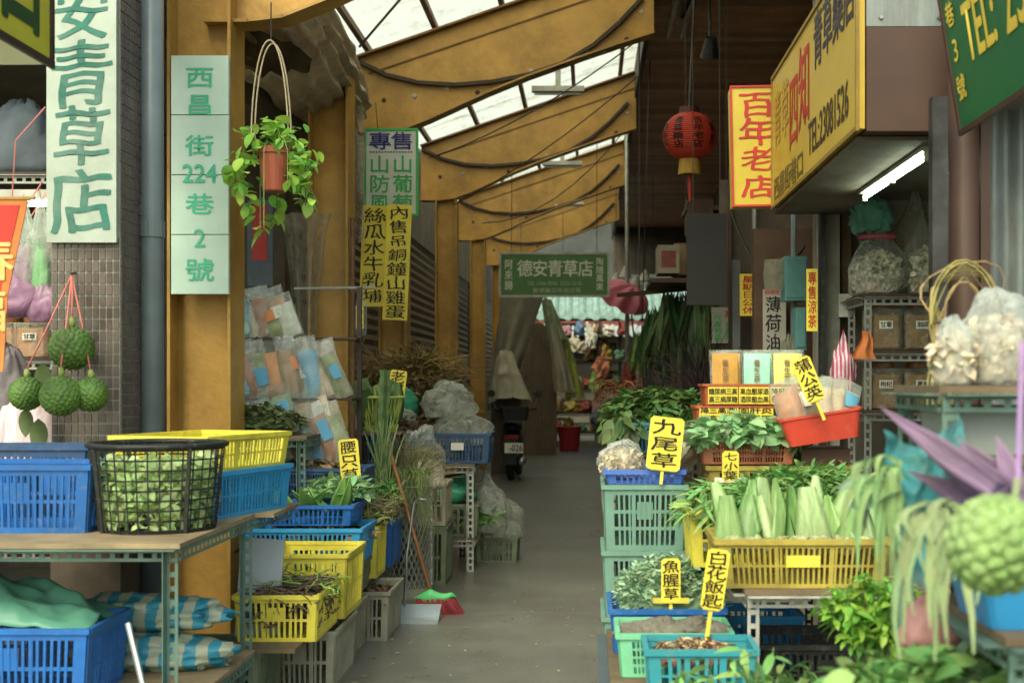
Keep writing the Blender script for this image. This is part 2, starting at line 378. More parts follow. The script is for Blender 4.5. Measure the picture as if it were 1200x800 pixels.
def rack(name, label, cat, x0, x1, y0, y1, levels, mat, topmat, height=None, shelf_t=.018, legs=True, w=.042, group=None):
    """slotted-angle rack: four legs, front and side rails per level, a board on each level"""
    root = empty(name, (x0, y0, 0)); tag(root, label, cat, group); H = height or max(levels)
    o = Vector((-x0, -y0, 0))
    if legs:
        for (x, y, s) in ((x0, y0, 1), (x1, y0, -1), (x0, y1, 1), (x1, y1, -1)):
            b = MB(); slot_mesh(b, Vector((x+s*w/2, y, 0))+o, Vector((x+s*w/2, y, H-shelf_t-.001))+o, w, (s, 0, 0)); b.obj('leg', mat, root)
    for z in levels:
        zz = z-shelf_t-w/2-.004
        b = MB(); slot_mesh(b, Vector((x0, y0-.006, zz))+o, Vector((x1, y0-.006, zz))+o, w, (0, 0, 1)); b.obj('front_rail', mat, root)
        for x in (x0-.006, x1+.006):
            b = MB(); slot_mesh(b, Vector((x, y1, zz))+o, Vector((x, y0, zz))+o, w, (0, 0, 1)); b.obj('side_rail', mat, root)
        MB().b2(Vector((x0-.01, y0-.012, z-shelf_t))+o, Vector((x1+.01, y1+.01, z))+o).obj('shelf_board', topmat, root)
    return root
def blob(w, d, h, lump=.18, fr=3., seed=0, nu=40, nv=26, neck=0., flat=.25, wrinkle=.05, crease=.05):
    """a soft filled sack: flat base, lumps, wrinkles gathering to a neck"""
    b = MB()
    def f(u, v):
        a = 2*math.pi*u; th = math.pi*v
        x, y, z = math.sin(th)*math.cos(a), math.sin(th)*math.sin(a), -math.cos(th)
        k = 1+lump*fnoise((x+seed, y, z), fr*.5)+wrinkle*math.sin(a*11+3*noise.noise((x*2, y*2, z*2+seed)))*max(0, z+.2)-crease*abs(noise.noise((x*4+seed, y*4, z*4)))*2+crease*.5*noise.noise((x*9, y*9+seed, z*9))
        x *= k; y *= k; z *= k
        if z < -1+flat*2: z = -1+flat*2
        if neck and z > .55:
            t = min(1, (z-.55)/.45); s = 1-t*.85; x *= s; y *= s; z += neck*t
        return (x*w/2, y*d/2, (z+1-flat*2)*h/(2-flat*2))
    g = b.grid(f, nu, nv); return g.me(True)
def sack(name, label, cat, loc, w, d, h, mat, seed=0, rz=0, group=None, rot=None, parent=None, **k):
    o = link(name, blob(w, d, h, seed=seed, **k), mat, parent, loc, rot or (0, 0, rz))
    if label: tag(o, label, cat, group)
    return o
def chipbag(name, label, loc, w, d, h, filmm, chipm, seed, n=500, chip=.03, neck=.5, group=None, cat='plastic bag', tmpl=None):
    """clear bag filled with dried slices; the slices show through the film"""
    o = sack(name, label, cat, loc, w, d, h, filmm, seed, neck=neck, group=group)
    q = npr.normal(size=(n, 3)); q /= np.linalg.norm(q, axis=1)[:, None]; rr = U(.78, .93, n)[:, None]
    pos = q*rr*np.array([w/2, d/2, h*.46]); pos[:, 2] = np.clip(pos[:, 2]+h*.4, .012, None)
    tm = tmpl if tmpl is not None else leaf_t(.8, .3, .3, 2)
    V, F = scatter(tm, pos*np.array([.94, .94, .86]), U(0, 6.28, n), U(-1.5, 1.5, n), U(-1.5, 1.5, n), U(.6, 1.3, n)*chip)
    V[:, 2] = np.clip(V[:, 2], .006, h*1.02)
    c = link('dried_slices', npmesh(V, F), chipm, o); c['kind'] = 'stuff'
    link('slice_core', blob(w*.74, d*.74, h*.68, seed=seed, flat=.3), chipm, o, (0, 0, .01))
    return o
def packet(label, loc, w, h, filmm, contm, labm, rz=0, rx=0, ry=0, th=.03, group=None, cont=.75, lab=(.5, .3, .0), header=None, name='herb_packet', seed=0, text=None):
    """sealed flat pouch standing on its bottom edge, facing -Y: film, contents, paper label, header card"""
    def pil(w, h, th, s):
        b = MB()
        for side in (-1, 1):
            b.grid(lambda u, v: ((u-.5)*w*(1-.04*math.sin(math.pi*v)), side*(th/2*(max(0, 1-(2*u-1)**2)*max(0, 1-(2*v-1)**2))**.5+.012*noise.noise((u*5+s, v*6, side))*(u*(1-u)*v*(1-v)*12)), v*h), 8, 10)
        return b.me(True)
    o = link(name, pil(w, h, th, seed), filmm, None, loc, (rx, ry, rz)); tag(o, label, 'packet', group)
    link('contents', pil(w*.86, h*cont, th*.72, seed+5), contm, o, (0, 0, h*.03))
    if labm:
        lw, lh, lz = lab
        zz = h*(.5+lz); yy = lambda u, v: -th*.5*(max(0, 1-(2*u)**2)*max(0, 1-(2*v-1)**2))**.5-.0045
        b = MB().grid(lambda u, v: ((u-.5)*w*lw, yy((u-.5)*lw, (zz+(v-.5)*h*lh)/h)-.002, zz+(v-.5)*h*lh), 5, 5)
        c = b.obj('paper_label', labm, o)
        if text:
            gm = glyphs(text[0]); link('lettering', gm, text[1], o, (0, -th*.5-.012, zz))
    if header: MB().box((0, 0, h+.008), (w*.98, .006, h*.14)).obj('header_card', header, o)
    return o
def bumpy(r, K, amp, seed=0, nu=72, nv=44, sq=1., ex=.55, jt=.4):
    """knobbly fruit: hexagon-like knobs around a Fibonacci point set"""
    i = np.arange(K)+.5; ph = np.arccos(1-2*i/K); th = math.pi*(1+5**.5)*i
    C = np.stack([np.cos(th)*np.sin(ph), np.sin(th)*np.sin(ph), np.cos(ph)], 1)
    C = C+np.random.default_rng(seed).normal(size=C.shape)*jt/math.sqrt(K); C /= np.linalg.norm(C, axis=1)[:, None]
    V = []
    for v in range(nv+1):
        for u in range(nu):
            a = 2*math.pi*u/nu; t = math.pi*v/nv; V.append((math.sin(t)*math.cos(a), math.sin(t)*math.sin(a), math.cos(t)))
    V = np.array(V); D = np.sort(np.arccos(np.clip(V @ C.T, -1, 1)), axis=1)[:, :2]
    e = np.clip((D[:, 1]-D[:, 0])/(1.9/math.sqrt(K)), 0, 1)**ex
    V = V*(1+amp*(e-.7))[:, None]*r; V[:, 2] *= sq
    F = [(v*nu+u, v*nu+(u+1) % nu, (v+1)*nu+(u+1) % nu, (v+1)*nu+u) for v in range(nv) for u in range(nu)]
    return npmesh(V, F, True)
def stake(label, loc, w, h, z0, txt, board, ink, stick, rz=0, ry=0, rx=0, head=.0, name='price_sign', cross=False):
    """little herb-name board on a plastic stake; loc is the foot of the stake, z0 its length"""
    root = empty(name, loc); root.rotation_euler = (rx, ry, rz); tag(root, label, 'sign')
    MB().box((0, 0, z0/2), (.014, .008, z0)).box((0, 0, z0-.004), (w*.7, .01, .016)).obj('stake', stick, root)
    if cross: MB().box((0, -.004, z0*.96), (w*1.9, .012, .02)).obj('cross_bar', stick, root)
    c = min(.012, w*.15); hw, hh = w/2, h/2
    pts = [(-hw+c, -hh), (hw-c, -hh), (hw, -hh+c), (hw, hh-c), (hw-c, hh), (-hw+c, hh), (-hw, hh-c), (-hw, -hh+c)]
    MB().prism([(x, z) for x, z in pts], -.011, -.006).obj('board', board, root, (0, 0, z0+h/2-.008))
    link('lettering', glyphs(vt(txt, 0, -hh*.94, hh*.94, w*.74), .05), ink, root, (0, -.0135, z0+h/2-.008))
    return root
def sheet(name, label, cat, f, nu, nv, mat, kind=None, parent=None, th=0):
    o = MB().grid(f, nu, nv).obj(name, mat, parent, smooth=True)
    if label: tag(o, label, cat, None, kind)
    if th:
        m = o.modifiers.new('thick', 'SOLIDIFY'); m.thickness = th
    return o
def copy_tree(o, parent=None):
    c = o.copy(); sc.collection.objects.link(c); c.parent = parent
    for ch in list(o.children): copy_tree(ch, c)
    return c
def jar(label, loc, w, h, jm, cm, lm, ink, txt, group=None):
    """square plastic jar with lid, filled, with a pasted label"""
    root = empty('storage_jar', loc); tag(root, label, 'jar', group)
    def rb(b, w, h, z, c):
        pts = []
        for sx, sy in ((1, -1), (1, 1), (-1, 1), (-1, -1)):
            pts += [(sx*(w/2), sy*(w/2-c)), (sx*(w/2-c), sy*(w/2))] if sx*sy > 0 else [(sx*(w/2-c), sy*(w/2)), (sx*(w/2), sy*(w/2-c))]
        n = 8; V = [(x, y, z) for x, y in pts]+[(x, y, z+h) for x, y in pts]
        b.add(V, [tuple(range(n))[::-1], tuple(range(n, 2*n))]+[(i, (i+1) % n, (i+1) % n+n, i+n) for i in range(n)]); return b
    rb(MB(), w, h*.86, 0, w*.1).obj('jar_body', jm, root)
    rb(MB(), w*.9, h*.7, .008, w*.1).obj('dried_contents', cm, root)
    MB().lathe([(0, h), (w*.34, h), (w*.36, h*.985), (w*.36, h*.87), (w*.3, h*.86)], 20).obj('lid', M('jarlid', '7a4a22', .45), root)
    l = MB().box((0, -w/2-.004, h*.52), (w*.4, .002, h*.17)).obj('paper_label', lm, root)
    link('lettering', glyphs(ht(txt, -w*.17, w*.17, 0, h*.12)), ink, l, (0, -w/2-.0065, h*.52))
    return root
# ---------------------------------------------------------------- materials
prebuild(sorted(set('七三九乳仙代休來傳內公前匙參口只吊售四固國埔壓安客專小尾尿山巷年店德批日昌星春期材杞枸歸水油涼炎煎牛瓜甘生病痛發白百知祖福糖絲老肝腥腰花苦英茶草荷萄萬葉葡蒲薄藥號蛋血街西車連酒銅鐘防阿降陶隨雞零青風飯養高魚黃')) +
    ['224', '2', '230', 'TEL:', '2308-1526', 'TEL:23081526', '3', 'TEL 2306-9046  2336-3518', '224巷3號西昌街', '-026'])
TEALINK = M('ink_teal', '1d6b5a', .6, .3, 9, dirt=.45, dirtcol='8fa096'); GREENINK = M('ink_green', '2fa84e', .6, .15); BLUEINK = M('ink_blue', '2b2a78', .6, .15)
BLACK = M('ink_black', '17150f', .5, .1); REDINK = M('ink_red', 'b01a10', .6, .2); YELINK = M('ink_yellow', 'e0c020', .6, .1); WHITEINK = M('ink_white', 'd8ddc4', .6, .1)
OCHRE = M('ochre_paint', 'b98c32', .45, .2, 3.2, .2, dirt=.6, dirtcol='6a4c20', bscale=24)
OCHRED = M('ochre_edge', '7d5518', .5, .2, 4, dirt=.5)
DARKSTEEL = M('dark_steel', '3b2f25', .6, .3, 8, dirt=.4)
YEL = M('yellow_board', 'e6cf10', .45, .1, 5, dirt=.16, dirtcol='8a7420')
YELP = M('yellow_plastic', 'e4d41e', .45, .14, 6, .06, dirt=.5, dirtcol='6b6226'); YELD = M('old_yellow_plastic', 'b09c30', .5, .18, 7, dirt=.85, dirtcol='4f4020')
BLUP = M('blue_plastic', '0f64b4', .42, .16, 6, .06, dirt=.45, dirtcol='27466a'); BLUD = M('dark_blue_plastic', '27507c', .5, .15, 7, dirt=.45)
SKYP = M('azure_plastic', '2096d2', .38, .1, 6, dirt=.25, dirtcol='1d4a60'); GRNP = M('green_plastic', '6a9484', .5, .14, 7, dirt=.4, dirtcol='55604a')
MINTP = M('mint_plastic', '74c99a', .42, .1, 7, dirt=.2, dirtcol='4e7a58'); GREYP = M('grey_plastic', '9a9782', .55, .2, 6, dirt=.55, dirtcol='4a4434')
TERRP = M('terracotta_plastic', 'a5603c', .5, .15, 7, dirt=.25); REDP = M('red_plastic', 'cf3a22', .36, .08, 5, dirt=.1); BLKP = M('black_plastic', '1d1f20', .45, .2)
OLIVEP = M('olive_plastic', '6f7a5c', .55, .2, 6, dirt=.5); LIMEP = M('lime_plastic', 'a6b43a', .5, .15, 6, dirt=.3)
GALV = M('galvanised', 'a9aca4', .42, .2, 9, metal=.55, dirt=.3, dirtcol='5c4a36'); TEALST = M('teal_painted_steel', '5d7d70', .5, .22, 8, dirt=.5, dirtcol='4a3a28')
WHITEST = M('white_painted_steel', 'b7b7ac', .5, .2, 9, dirt=.5, dirtcol='5c4a36')
PLY = M('plywood', '94805e', .7, .3, 5, .2, stretch=(1, 9, 1), dirt=.65, dirtcol='4e4434'); PLYD = M('worn_board', '6f5d45', .8, .3, 5, .2, stretch=(1, 9, 1), dirt=.5); WOOD = M('dark_wood', '4a3322', .65, .3, 5, .2, stretch=(1, 8, 1), dirt=.3)
CONC = M('floor_concrete', '696962', .42, .22, 1.6, .12, spec=.5, dirt=.55, dirtcol='48443a', bscale=60)
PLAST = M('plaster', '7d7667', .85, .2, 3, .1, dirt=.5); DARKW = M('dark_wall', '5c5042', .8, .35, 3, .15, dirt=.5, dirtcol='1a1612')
TILEM = M('brown_tile', '5e5049', .22, .35, 9, spec=.6, dirt=.25, dirtcol='8d8a80', objvar=.3); GROUT = M('grout', 'a2a298', .9, .2, 10)
WSIGN = M('white_panel', 'aab6a8', .5, .12, 4, dirt=.6, dirtcol='7f8674'); WTILE = M('white_sign_tile', 'c4ddcc', .25, .06, 4, spec=.6, dirt=.14, dirtcol='8a8f78')
PIPE = M('grey_pipe', '68757a', .35, .12, 5, dirt=.25, dirtcol='4c4a44'); FRP = None
LEAF1 = M('leaf_mid', '78ac58', .5, .18, 10, transl=.3, island=.45); LEAF2 = M('leaf_bright', '86c23a', .45, .15, 10, transl=.35, island=.35)
LEAF3 = M('leaf_dark', '527240', .55, .25, 10, transl=.25, island=.5); LEAF4 = M('leaf_grey_green', '8fb088', .55, .2, 10, transl=.25, island=.4); LEAF5 = M('leaf_blue_green', '90bd80', .5, .18, 12, transl=.3, island=.35)
ALOE = M('aloe', '86ad5c', .32, .3, 9, .1, transl=.15, objvar=.18, stretch=(9, 9, .8), dirt=.25, dirtcol='b8c89a'); ALOEC = M('aloe_cut', 'a3a878', .5, .4, 40, dirt=.8, dirtcol='5a4a24'); CACT = M('cactus', '5c7a45', .5, .25, 9)
DRY = M('dry_herb', '877848', .8, .3, 10, transl=.1, island=.5); DRYD = M('dry_dark_herb', '6e5a3a', .85, .3, 10, island=.5); STRAW = M('straw', '9a8a4e', .75, .25, 10, island=.45); ROOT = M('roots', '6e5f48', .85, .3, 14, .2, island=.4)
PALEST = M('pale_stems', 'aab98a', .5, .2, 9, island=.3, transl=.2); GSTALK = M('green_stalks', '6c8a4c', .55, .25, 9, island=.4)
CHIP = M('dried_chips', 'd3c3a0', .7, .2, 14, island=.3); CHIPB = M('brown_chips', 'a9854e', .7, .25, 14, island=.4); FLORET = M('dried_florets', 'bfb89c', .8, .3, 20, island=.35)
FCLEAR = film('clear_film', 'e4ebe6', .14, .1); FMILK = film('milky_film', 'e2e6dc', .34, .16, 10, tr=.5); FHAZE = film('dull_film', 'b9b4a2', .5, .3, 5.); FTEAL = film('teal_film', '57a8b0', .72, .3, 9, .35); FGREEN = film('green_film', '57b08c', .93, .35, 5, .2)
PAPER = M('paper', 'd9d6c8', .8, .06, 9); PAPO = M('orange_paper', 'd9834a', .6, .1); PAPB = M('blue_paper', '5aa6cc', .6, .1); PAPG = M('green_paper', '66b86a', .6, .1); PAPY = M('yellow_paper', 'e0c238', .6, .1); PAPT = M('teal_paper', '7cc9ae', .6, .1)
CARD = M('cardboard', '8f744e', .85, .15, 6, dirt=.2); TARP = M('old_tarp', 'c4b496', .7, .25, 3, .4, dirt=.5, dirtcol='4e3f2a', bscale=7, transl=.15); CANV = M('canvas_cover', 'b8b098', .75, .2, 4, .35, bscale=9)
PINK = M('pink_twine', 'd9756a', .6, .15); RUBBER = M('rubber', '16161a', .6, .2); CHROME = M('bare_steel', 'a8adb0', .3, .1, metal=.9); SCOOT = M('scooter_body', '23252a', .28, .1, spec=.6)
GTARP = M('green_tarp', '5a9c84', .38, .12, 4, .3, bscale=10, transl=.15, objvar=.1)
ZINC = M('zinc_sheet', '848c8a', .5, .25, 4, metal=.4, stretch=(6, 6, .7), dirt=.4, dirtcol='5a5040'); BROWNP = M('brown_paint', '4a3226', .55, .15, 3, dirt=.3, dirtcol='3a2a20')

# ---------------------------------------------------------------- the setting
b = MB().grid(lambda u, v: ((u-.5)*160, -40+v*160, 0), 2, 2); struct(b.obj('ground', CONC))
m = bpy.data.materials.new('translucent_roof'); m.use_nodes = True; N = m.node_tree.nodes; L = m.node_tree.links.new
nz = N.new('ShaderNodeTexNoise'); nz.inputs['Scale'].default_value = 3; nz.inputs['Detail'].default_value = 10; nz.inputs['Roughness'].default_value = .75
tcn = N.new('ShaderNodeTexCoord'); L(tcn.outputs['Object'], nz.inputs['Vector'])
cr = N.new('ShaderNodeValToRGB'); cr.color_ramp.elements[0].position = .3; cr.color_ramp.elements[0].color = (*lin('c4bc98'), 1); cr.color_ramp.elements[1].position = .47; cr.color_ramp.elements[1].color = (*lin('f6f3e2'), 1)
L(nz.outputs['Fac'], cr.inputs[0])
tr = N.new('ShaderNodeBsdfTranslucent'); L(cr.outputs[0], tr.inputs[0]); L(cr.outputs[0], N['Principled BSDF'].inputs['Base Color'])
ms = N.new('ShaderNodeMixShader'); ms.inputs[0].default_value = .92; L(N['Principled BSDF'].outputs[0], ms.inputs[1]); L(tr.outputs[0], ms.inputs[2]); L(ms.outputs[0], N['Material Output'].inputs[0]); FRP = m

rz_ = lambda x: 4.62+(x+2.3)*.345            # height of the roof underside
roof = empty('arcade_roof', (0, 7, 4.6)); tag(roof, 'sloping white translucent roof of corrugated sheets over the alley', 'roof')
for k in range(20):
    y0 = 7.0+k*.97
    b = MB().grid(lambda u, v: (-2.36+v*2.99, (u-.5)*1.0, rz_(-2.36+v*2.99)+.10+.014*math.cos(u*math.pi*2*11)), 44, 1)
    b.obj('roof_sheet', FRP, roof, (0, y0+.5-7, (k % 2)*.03-4.6))
for x in (-2.15, -1.5, -.85, -.2, .42):
    MB().box((x, 16.8, rz_(x)+.045), (.05, 19.6, .06)).obj('purlin', M('purlin_brown', '6e5a40', .6, .2), roof, (0, -7, -4.6))
def beam(Y, label, dz=0., x0=-2.2, clip=0):
    root = empty('roof_beam', (0, Y, 4)); tag(root, label, 'beam', None)
    top = lambda x: 4.545+(x+2.2)*.345
    bot = [(-2.2, 3.86), (-1.95, 3.86), (-1.75, 3.885), (-1.5, 3.985), (-1.25, 4.1), (-1.0, 4.215), (-.6, 4.38), (-.1, 4.56), (.25, 4.68), (.62, 4.80)]
    pts = bot+[(.62, top(.62)), (-2.2, top(-2.2))]
    o = (0, 0, dz-4)
    MB().prism(pts, -.012, .012).obj('web_plate', OCHRE, root, o)
    f = MB()
    for (a, c) in zip(bot[:-1], bot[1:]): f.bar((a[0], 0, a[1]-.01), (c[0]+.004, 0, c[1]-.01), .2, .018)
    f.obj('bottom_flange', OCHRE, root, o)
    MB().bar((-2.2, 0, top(-2.2)+.012), (.62, 0, top(.62)+.012), .2, .02).obj('top_flange', OCHRED, root, o)
    MB().bar((-2.1, -.02, top(-2.1)-.17), (.6, -.02, top(.6)-.19), .012, .014).obj('weld_strip', OCHRED, root, o)
    arc = [(-2.19, 4.52), (-1.95, 4.40), (-1.65, 4.32), (-1.3, 4.295), (-.95, 4.32), (-.6, 4.385), (-.25, 4.50), (.05, 4.68), (.3, 4.90), (.5, 5.12)]
    a = MB()
    for (p, q) in zip(arc[:-1], arc[1:]): a.bar((p[0], -.045, p[1]), (q[0]+.01, -.045, q[1]+.004), .06, .034)
    a.obj('curved_rib', DARKSTEEL, root, o)
    for i, (x, z) in enumerate(((-1.95, 4.16), (-1.66, 4.2), (-1.35, 4.27), (-1.06, 4.235), (-.85, 4.35), (-.55, 4.44), (-.3, 4.48), (-.02, 4.62), (.14, 4.62), (.36, 4.74), (.5, 5.0))):
        d = MB().lathe([(0, .012), (.02, .012), (.024, 0)], 8); d.obj('bolt', [WHITEST, DARKSTEEL][i % 3 == 0], root, (x, -.014, z+dz-4), (R(90), 0, 0))
    return root
BEAMY = [7.4, 12.2, 16.8, 21.6, 26.3]
for i, Y in enumerate(BEAMY):
    beam(Y, ['nearest ochre roof beam cut off at the top edge above the hanging plant', 'broad ochre steel roof beam behind the white and green hanging sign', 'second full ochre roof beam with a lamp fitting in front',
             'third full ochre roof beam further along the alley', 'fourth ochre roof beam partly behind the green hanging sign', 'last ochre roof beam close behind the fourth at the roof end'][i], -.3 if i == 0 else 0)
def column(x0, x1, Y, H, label, d=.3):
    root = empty('steel_column', ((x0+x1)/2, Y, 0)); tag(root, label, 'column'); w = x1-x0
    MB().b2((-w/2, -d/2, 0), (-w/2+.018, d/2, H)).obj('flange', OCHRE, root); MB().b2((w/2-.018, -d/2, 0), (w/2, d/2, H)).obj('flange', OCHRE, root)
    MB().b2((-w/2+.018, -.01, 0), (w/2-.018, .02, H)).obj('web', OCHRE, root)
    MB().b2((-w/2-.06, -d/2-.05, 0), (w/2+.06, d/2+.05, .02)).obj('base_plate', OCHRED, root)
    return root
column(-2.39, -2.03, 7.4, 4.3, 'ochre steel column carrying the white tiled address sign')
column(-2.14, -1.835, 9.9, 3.9, 'ochre steel column behind the packets and the thin rusty pipe')
column(-1.98, -1.72, 12.2, 3.85, 'ochre steel column below the two yellow strip signs')
column(-2.0, -1.72, 16.8, 3.85, 'ochre steel column right behind the heap of dry herbs')
column(-1.99, -1.74, 21.6, 3.85, 'farthest slim ochre column beside the covered scooter')
column(-1.99, -1.74, 26.4, 3.85, 'ochre column hidden behind the leaning corrugated sheet')
# buildings left and right
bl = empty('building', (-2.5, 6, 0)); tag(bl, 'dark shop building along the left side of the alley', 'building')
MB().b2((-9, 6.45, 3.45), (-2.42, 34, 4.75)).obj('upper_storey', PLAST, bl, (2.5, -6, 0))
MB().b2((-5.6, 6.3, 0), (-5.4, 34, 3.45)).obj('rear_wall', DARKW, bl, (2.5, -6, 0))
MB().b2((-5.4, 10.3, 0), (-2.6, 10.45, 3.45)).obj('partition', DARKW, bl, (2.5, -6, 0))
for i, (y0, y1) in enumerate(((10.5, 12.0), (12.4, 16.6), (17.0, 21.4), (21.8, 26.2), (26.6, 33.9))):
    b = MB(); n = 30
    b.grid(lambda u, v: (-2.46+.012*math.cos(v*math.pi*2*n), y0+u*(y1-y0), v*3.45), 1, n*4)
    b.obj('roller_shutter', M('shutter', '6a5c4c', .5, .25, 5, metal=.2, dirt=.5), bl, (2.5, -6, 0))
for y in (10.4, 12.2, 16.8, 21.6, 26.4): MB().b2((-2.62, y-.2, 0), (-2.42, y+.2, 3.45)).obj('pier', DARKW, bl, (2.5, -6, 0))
br = empty('building', (2.5, 8, 0)); tag(br, 'dark building over the right side shops with a plank soffit', 'building')
MB().b2((.64, 5.9, 5.42), (9, 34, 6.2)).obj('upper_storey', PLAST, br, (-2.5, -8, 0))
sof = MB().b2((.66, 6.0, 5.40), (2.9, 34, 5.415)).obj('soffit', DARKW, br, (-2.5, -8, 0))
PLANKM = M('soffit_plank', 'c0926a', .6, .3, 4, .15, stretch=(.6, 8, 1), dirt=.35, objvar=.3)
pl = MB().box((0, 0, 0), (2.2, .185, .02)).me(); pl.materials.append(PLANKM)
for k in range(135): link('plank', pl, None, sof, (1.78, 7.0+k*.2, 5.385))
MB().b2((.6, 5.9, 5.2), (.655, 34, 5.6)).obj('fascia', DARKSTEEL, br, (-2.5, -8, 0))
MB().b2((2.62, 8.3, 0), (2.8, 34, 5.4)).obj('shop_wall', DARKW, br, (-2.5, -8, 0))
MB().b2((4.0, 5.0, 0), (4.15, 8.3, 5.4)).obj('side_wall', PLAST, br, (-2.5, -8, 0))
MB().b2((1.42, 8.0, 0), (4.15, 8.12, 5.4)).obj('partition', PLAST, br, (-2.5, -8, 0))
MB().b2((1.5, 4.9, 2.62), (4.15, 8.0, 2.7)).obj('shop_ceiling', PLAST, br, (-2.5, -8, 0))
# overhead lamp fittings (unlit) and cables
def batten(label, c, L):
    root = empty('lamp_fitting', c); tag(root, label, 'lamp')
    MB().box((0, 0, .03), (L, .11, .06)).obj('housing', WHITEST, root); MB().box((0, 0, .16), (.06, .03, .2)).obj('bracket', WHITEST, root)
    MB().tube([(-L/2+.03, 0, -.02), (L/2-.03, 0, -.02)], .016, 8).obj('tube', M('dull_tube', 'b9bdb6', .3), root)
for px, py, Y, lb in ((654, 108, 14.6, 'unlit white strip lamp under the roof nearest the camera'), (659, 194, 19.2, 'unlit white strip lamp under the roof behind the second beam'), (665, 240, 24, 'small unlit strip lamp under the roof far along the alley')):
    batten(lb, P(px, py, Y), .6)
def cable(label, pts, r=.008, mat=BLKP, name='cable'):
    return tag(MB().tube(pts, r, 5).obj(name, mat, smooth=True), label, 'cable')
cable('dark cable sagging below the roof from the left posts to the right fascia', bez(P(300, 410/1.1, 12.4) if 0 else (-1.7, 14.3, 4.0), (.58, 13.6, 5.15), .12))
cable('thin cable crossing under the second and third roof beams', bez((-1.75, 16.5, 3.75), (.58, 15.2, 5.1), .1))
cable('thin cable looping between the far roof beams', bez((-1.6, 19.2, 3.85), (.58, 18.0, 5.1), .35))
cable('straight bracing rod under the roof near the tarpaulin', [(-2.15, 12.0, 4.62), (-1.1, 10.2, 5.0)], .012, DARKSTEEL, 'bracing_rod')

# floor tiles of the near alley, nearly flush and worn
FT = M('floor_tile', '6c6c65', .3, .22, 1.7, .1, spec=.5, dirt=.7, dirtcol='4a4841', bscale=60, objvar=.012)
ft_ = MB().box((0, 0, .002), (.4996, .4996, .004)).me(); ft_.materials.append(FT)
gnd = bpy.data.objects['ground']
for i in range(6):
    for k in range(30): link('floor_tile', ft_, None, gnd, (-1.75+i*.5, 5.0+k*.5, rnd.uniform(0, .0004)))
n = 420; ps_ = np.stack([np.where(U(0, 1, n) < .6, -1.15+U(0, 1, n)**2*.7, .1-U(0, 1, n)**2*.6), 6+U(0, 1, n)**2*12, np.full(n, .012)], 1)
V, F = scatter(leaf_t(.4, .2, .2), ps_, U(0, 6.28, n), U(-.1, .1, n), U(-.3, .3, n), U(.008, .035, n)); V[:, 2] = np.maximum(V[:, 2], .008)
tag(link('floor_litter', npmesh(V, F), M('litter', '8a8468', .8, .3, island=.6)), 'tiny scraps of leaf and dirt scattered on the alley floor', 'litter', None, 'stuff')
# ================================================================ LEFT SIDE
# tiled pillar
PX0, PX1, PY = -2.52, -2.2, 6.0
pil = empty('tiled_pillar', (PX0, PY, 0)); tag(pil, 'square pillar faced with small brown tiles behind the green fruits', 'pillar')
MB().b2((0, .006, .84), (PX1-PX0, .42, 4.2)).obj('core', GROUT, pil); MB().b2((-.004, .002, 0), (PX1-PX0+.004, .424, .84)).obj('base_block', DARKW, pil)
tw, thh = .0316, .0545
tm = MB().box((0, 0, 0), (tw*.78, .008, thh*.86)).me(); tm.materials.append(TILEM)
for i in range(10):
    for k in range(24): link('tile', tm, None, pil, ((i+.5)*.032, .004, .86+(k+.5)*thh))
sd = MB()
for i in range(12):
    for k in range(62): sd.box((PX1-PX0+.002, .03+i*.0325, .86+k*thh), (.008, tw*.84, thh*.88))
sd.obj('side_tiles', TILEM, pil)['kind'] = 'stuff'
zt = 1.5+(445-285)*6/1500
sg = sign('shop_sign', 'tall white panel with big teal brush characters on the tiled pillar', 'sign', (-2.365, 5.975, (zt+3.75)/2), .325, 3.75-zt, WSIGN,
     [([('安', 0, P(0, 18, 6).z-(zt+3.75)/2, .24, .25), ('青', 0, P(0, 90, 6).z-(zt+3.75)/2, .25, .28), ('草', 0, P(0, 163, 6).z-(zt+3.75)/2, .25, .27), ('店', 0, P(0, 238, 6).z-(zt+3.75)/2, .26, .28)], TEALINK)], t=.02, jit=.04, bold=1.2)
# drainpipe
dp = empty('drainpipe', P(178, 520, 6.3)*1); dp.location.z = 0; tag(dp, 'grey round drainpipe between the tiled pillar and the ochre column', 'pipe')
MB().tube([(0, 0, 0), (0, 0, 4.6)], .056, 18).obj('pipe', PIPE, dp, smooth=True); MB().tube([(0, 0, 2.2), (0, 0, 2.28)], .062, 18).obj('collar', PIPE, dp)
# address sign of white tiles
Y = 7.2; a = P(201, 65, Y); c = P(268, 345, Y); w = c.x-a.x; h = a.z-c.z
st = empty('address_sign', ((a.x+c.x)/2, Y, c.z)); tag(st, 'narrow white tile sign with green address characters on the ochre column', 'sign')
ht_ = h/4
for i in range(4): MB().box((0, 0, ht_*(i+.5)), (w, .012, ht_-.006)).obj('tile', WTILE, st)
MB().box((0, .012, h/2), (w+.006, .012, h)).obj('backing', GROUT, st)
it = [('西', 0, h*.905, .14, .11), ('昌', 0, h*.79, .13, .11), ('街', 0, h*.62, .14, .11), ('224', 0, h*.505, .19, .1), ('巷', 0, h*.375, .14, .11), ('2', 0, h*.235, .06, .1), ('號', 0, h*.1, .14, .12)]
link('lettering', glyphs(it), M('ink_jade', '3fb68c', .5, .1), st, (0, -.009, 0))
# corner yellow sign top left
sign('box_sign', 'yellow box sign with dark green character cut off at the upper left', 'sign', (-2.2, 4.2, 3.1), 1.6, .74, M('yellow_sign', 'd3c90c', .4, .06), [(ht('青草店', -.75, .74, -.02, .56), M('ink_dgreen', '14502a', .5))], t=.2, rz=R(90), frame=DARKSTEEL, fw=.03)
o = MB().b2((-2.6, 4.9, 2.72), (-2.31, 5.0, 2.8)).obj('sign_bracket', DARKSTEEL); tag(o, 'dark steel bracket holding the yellow box sign', 'bracket')

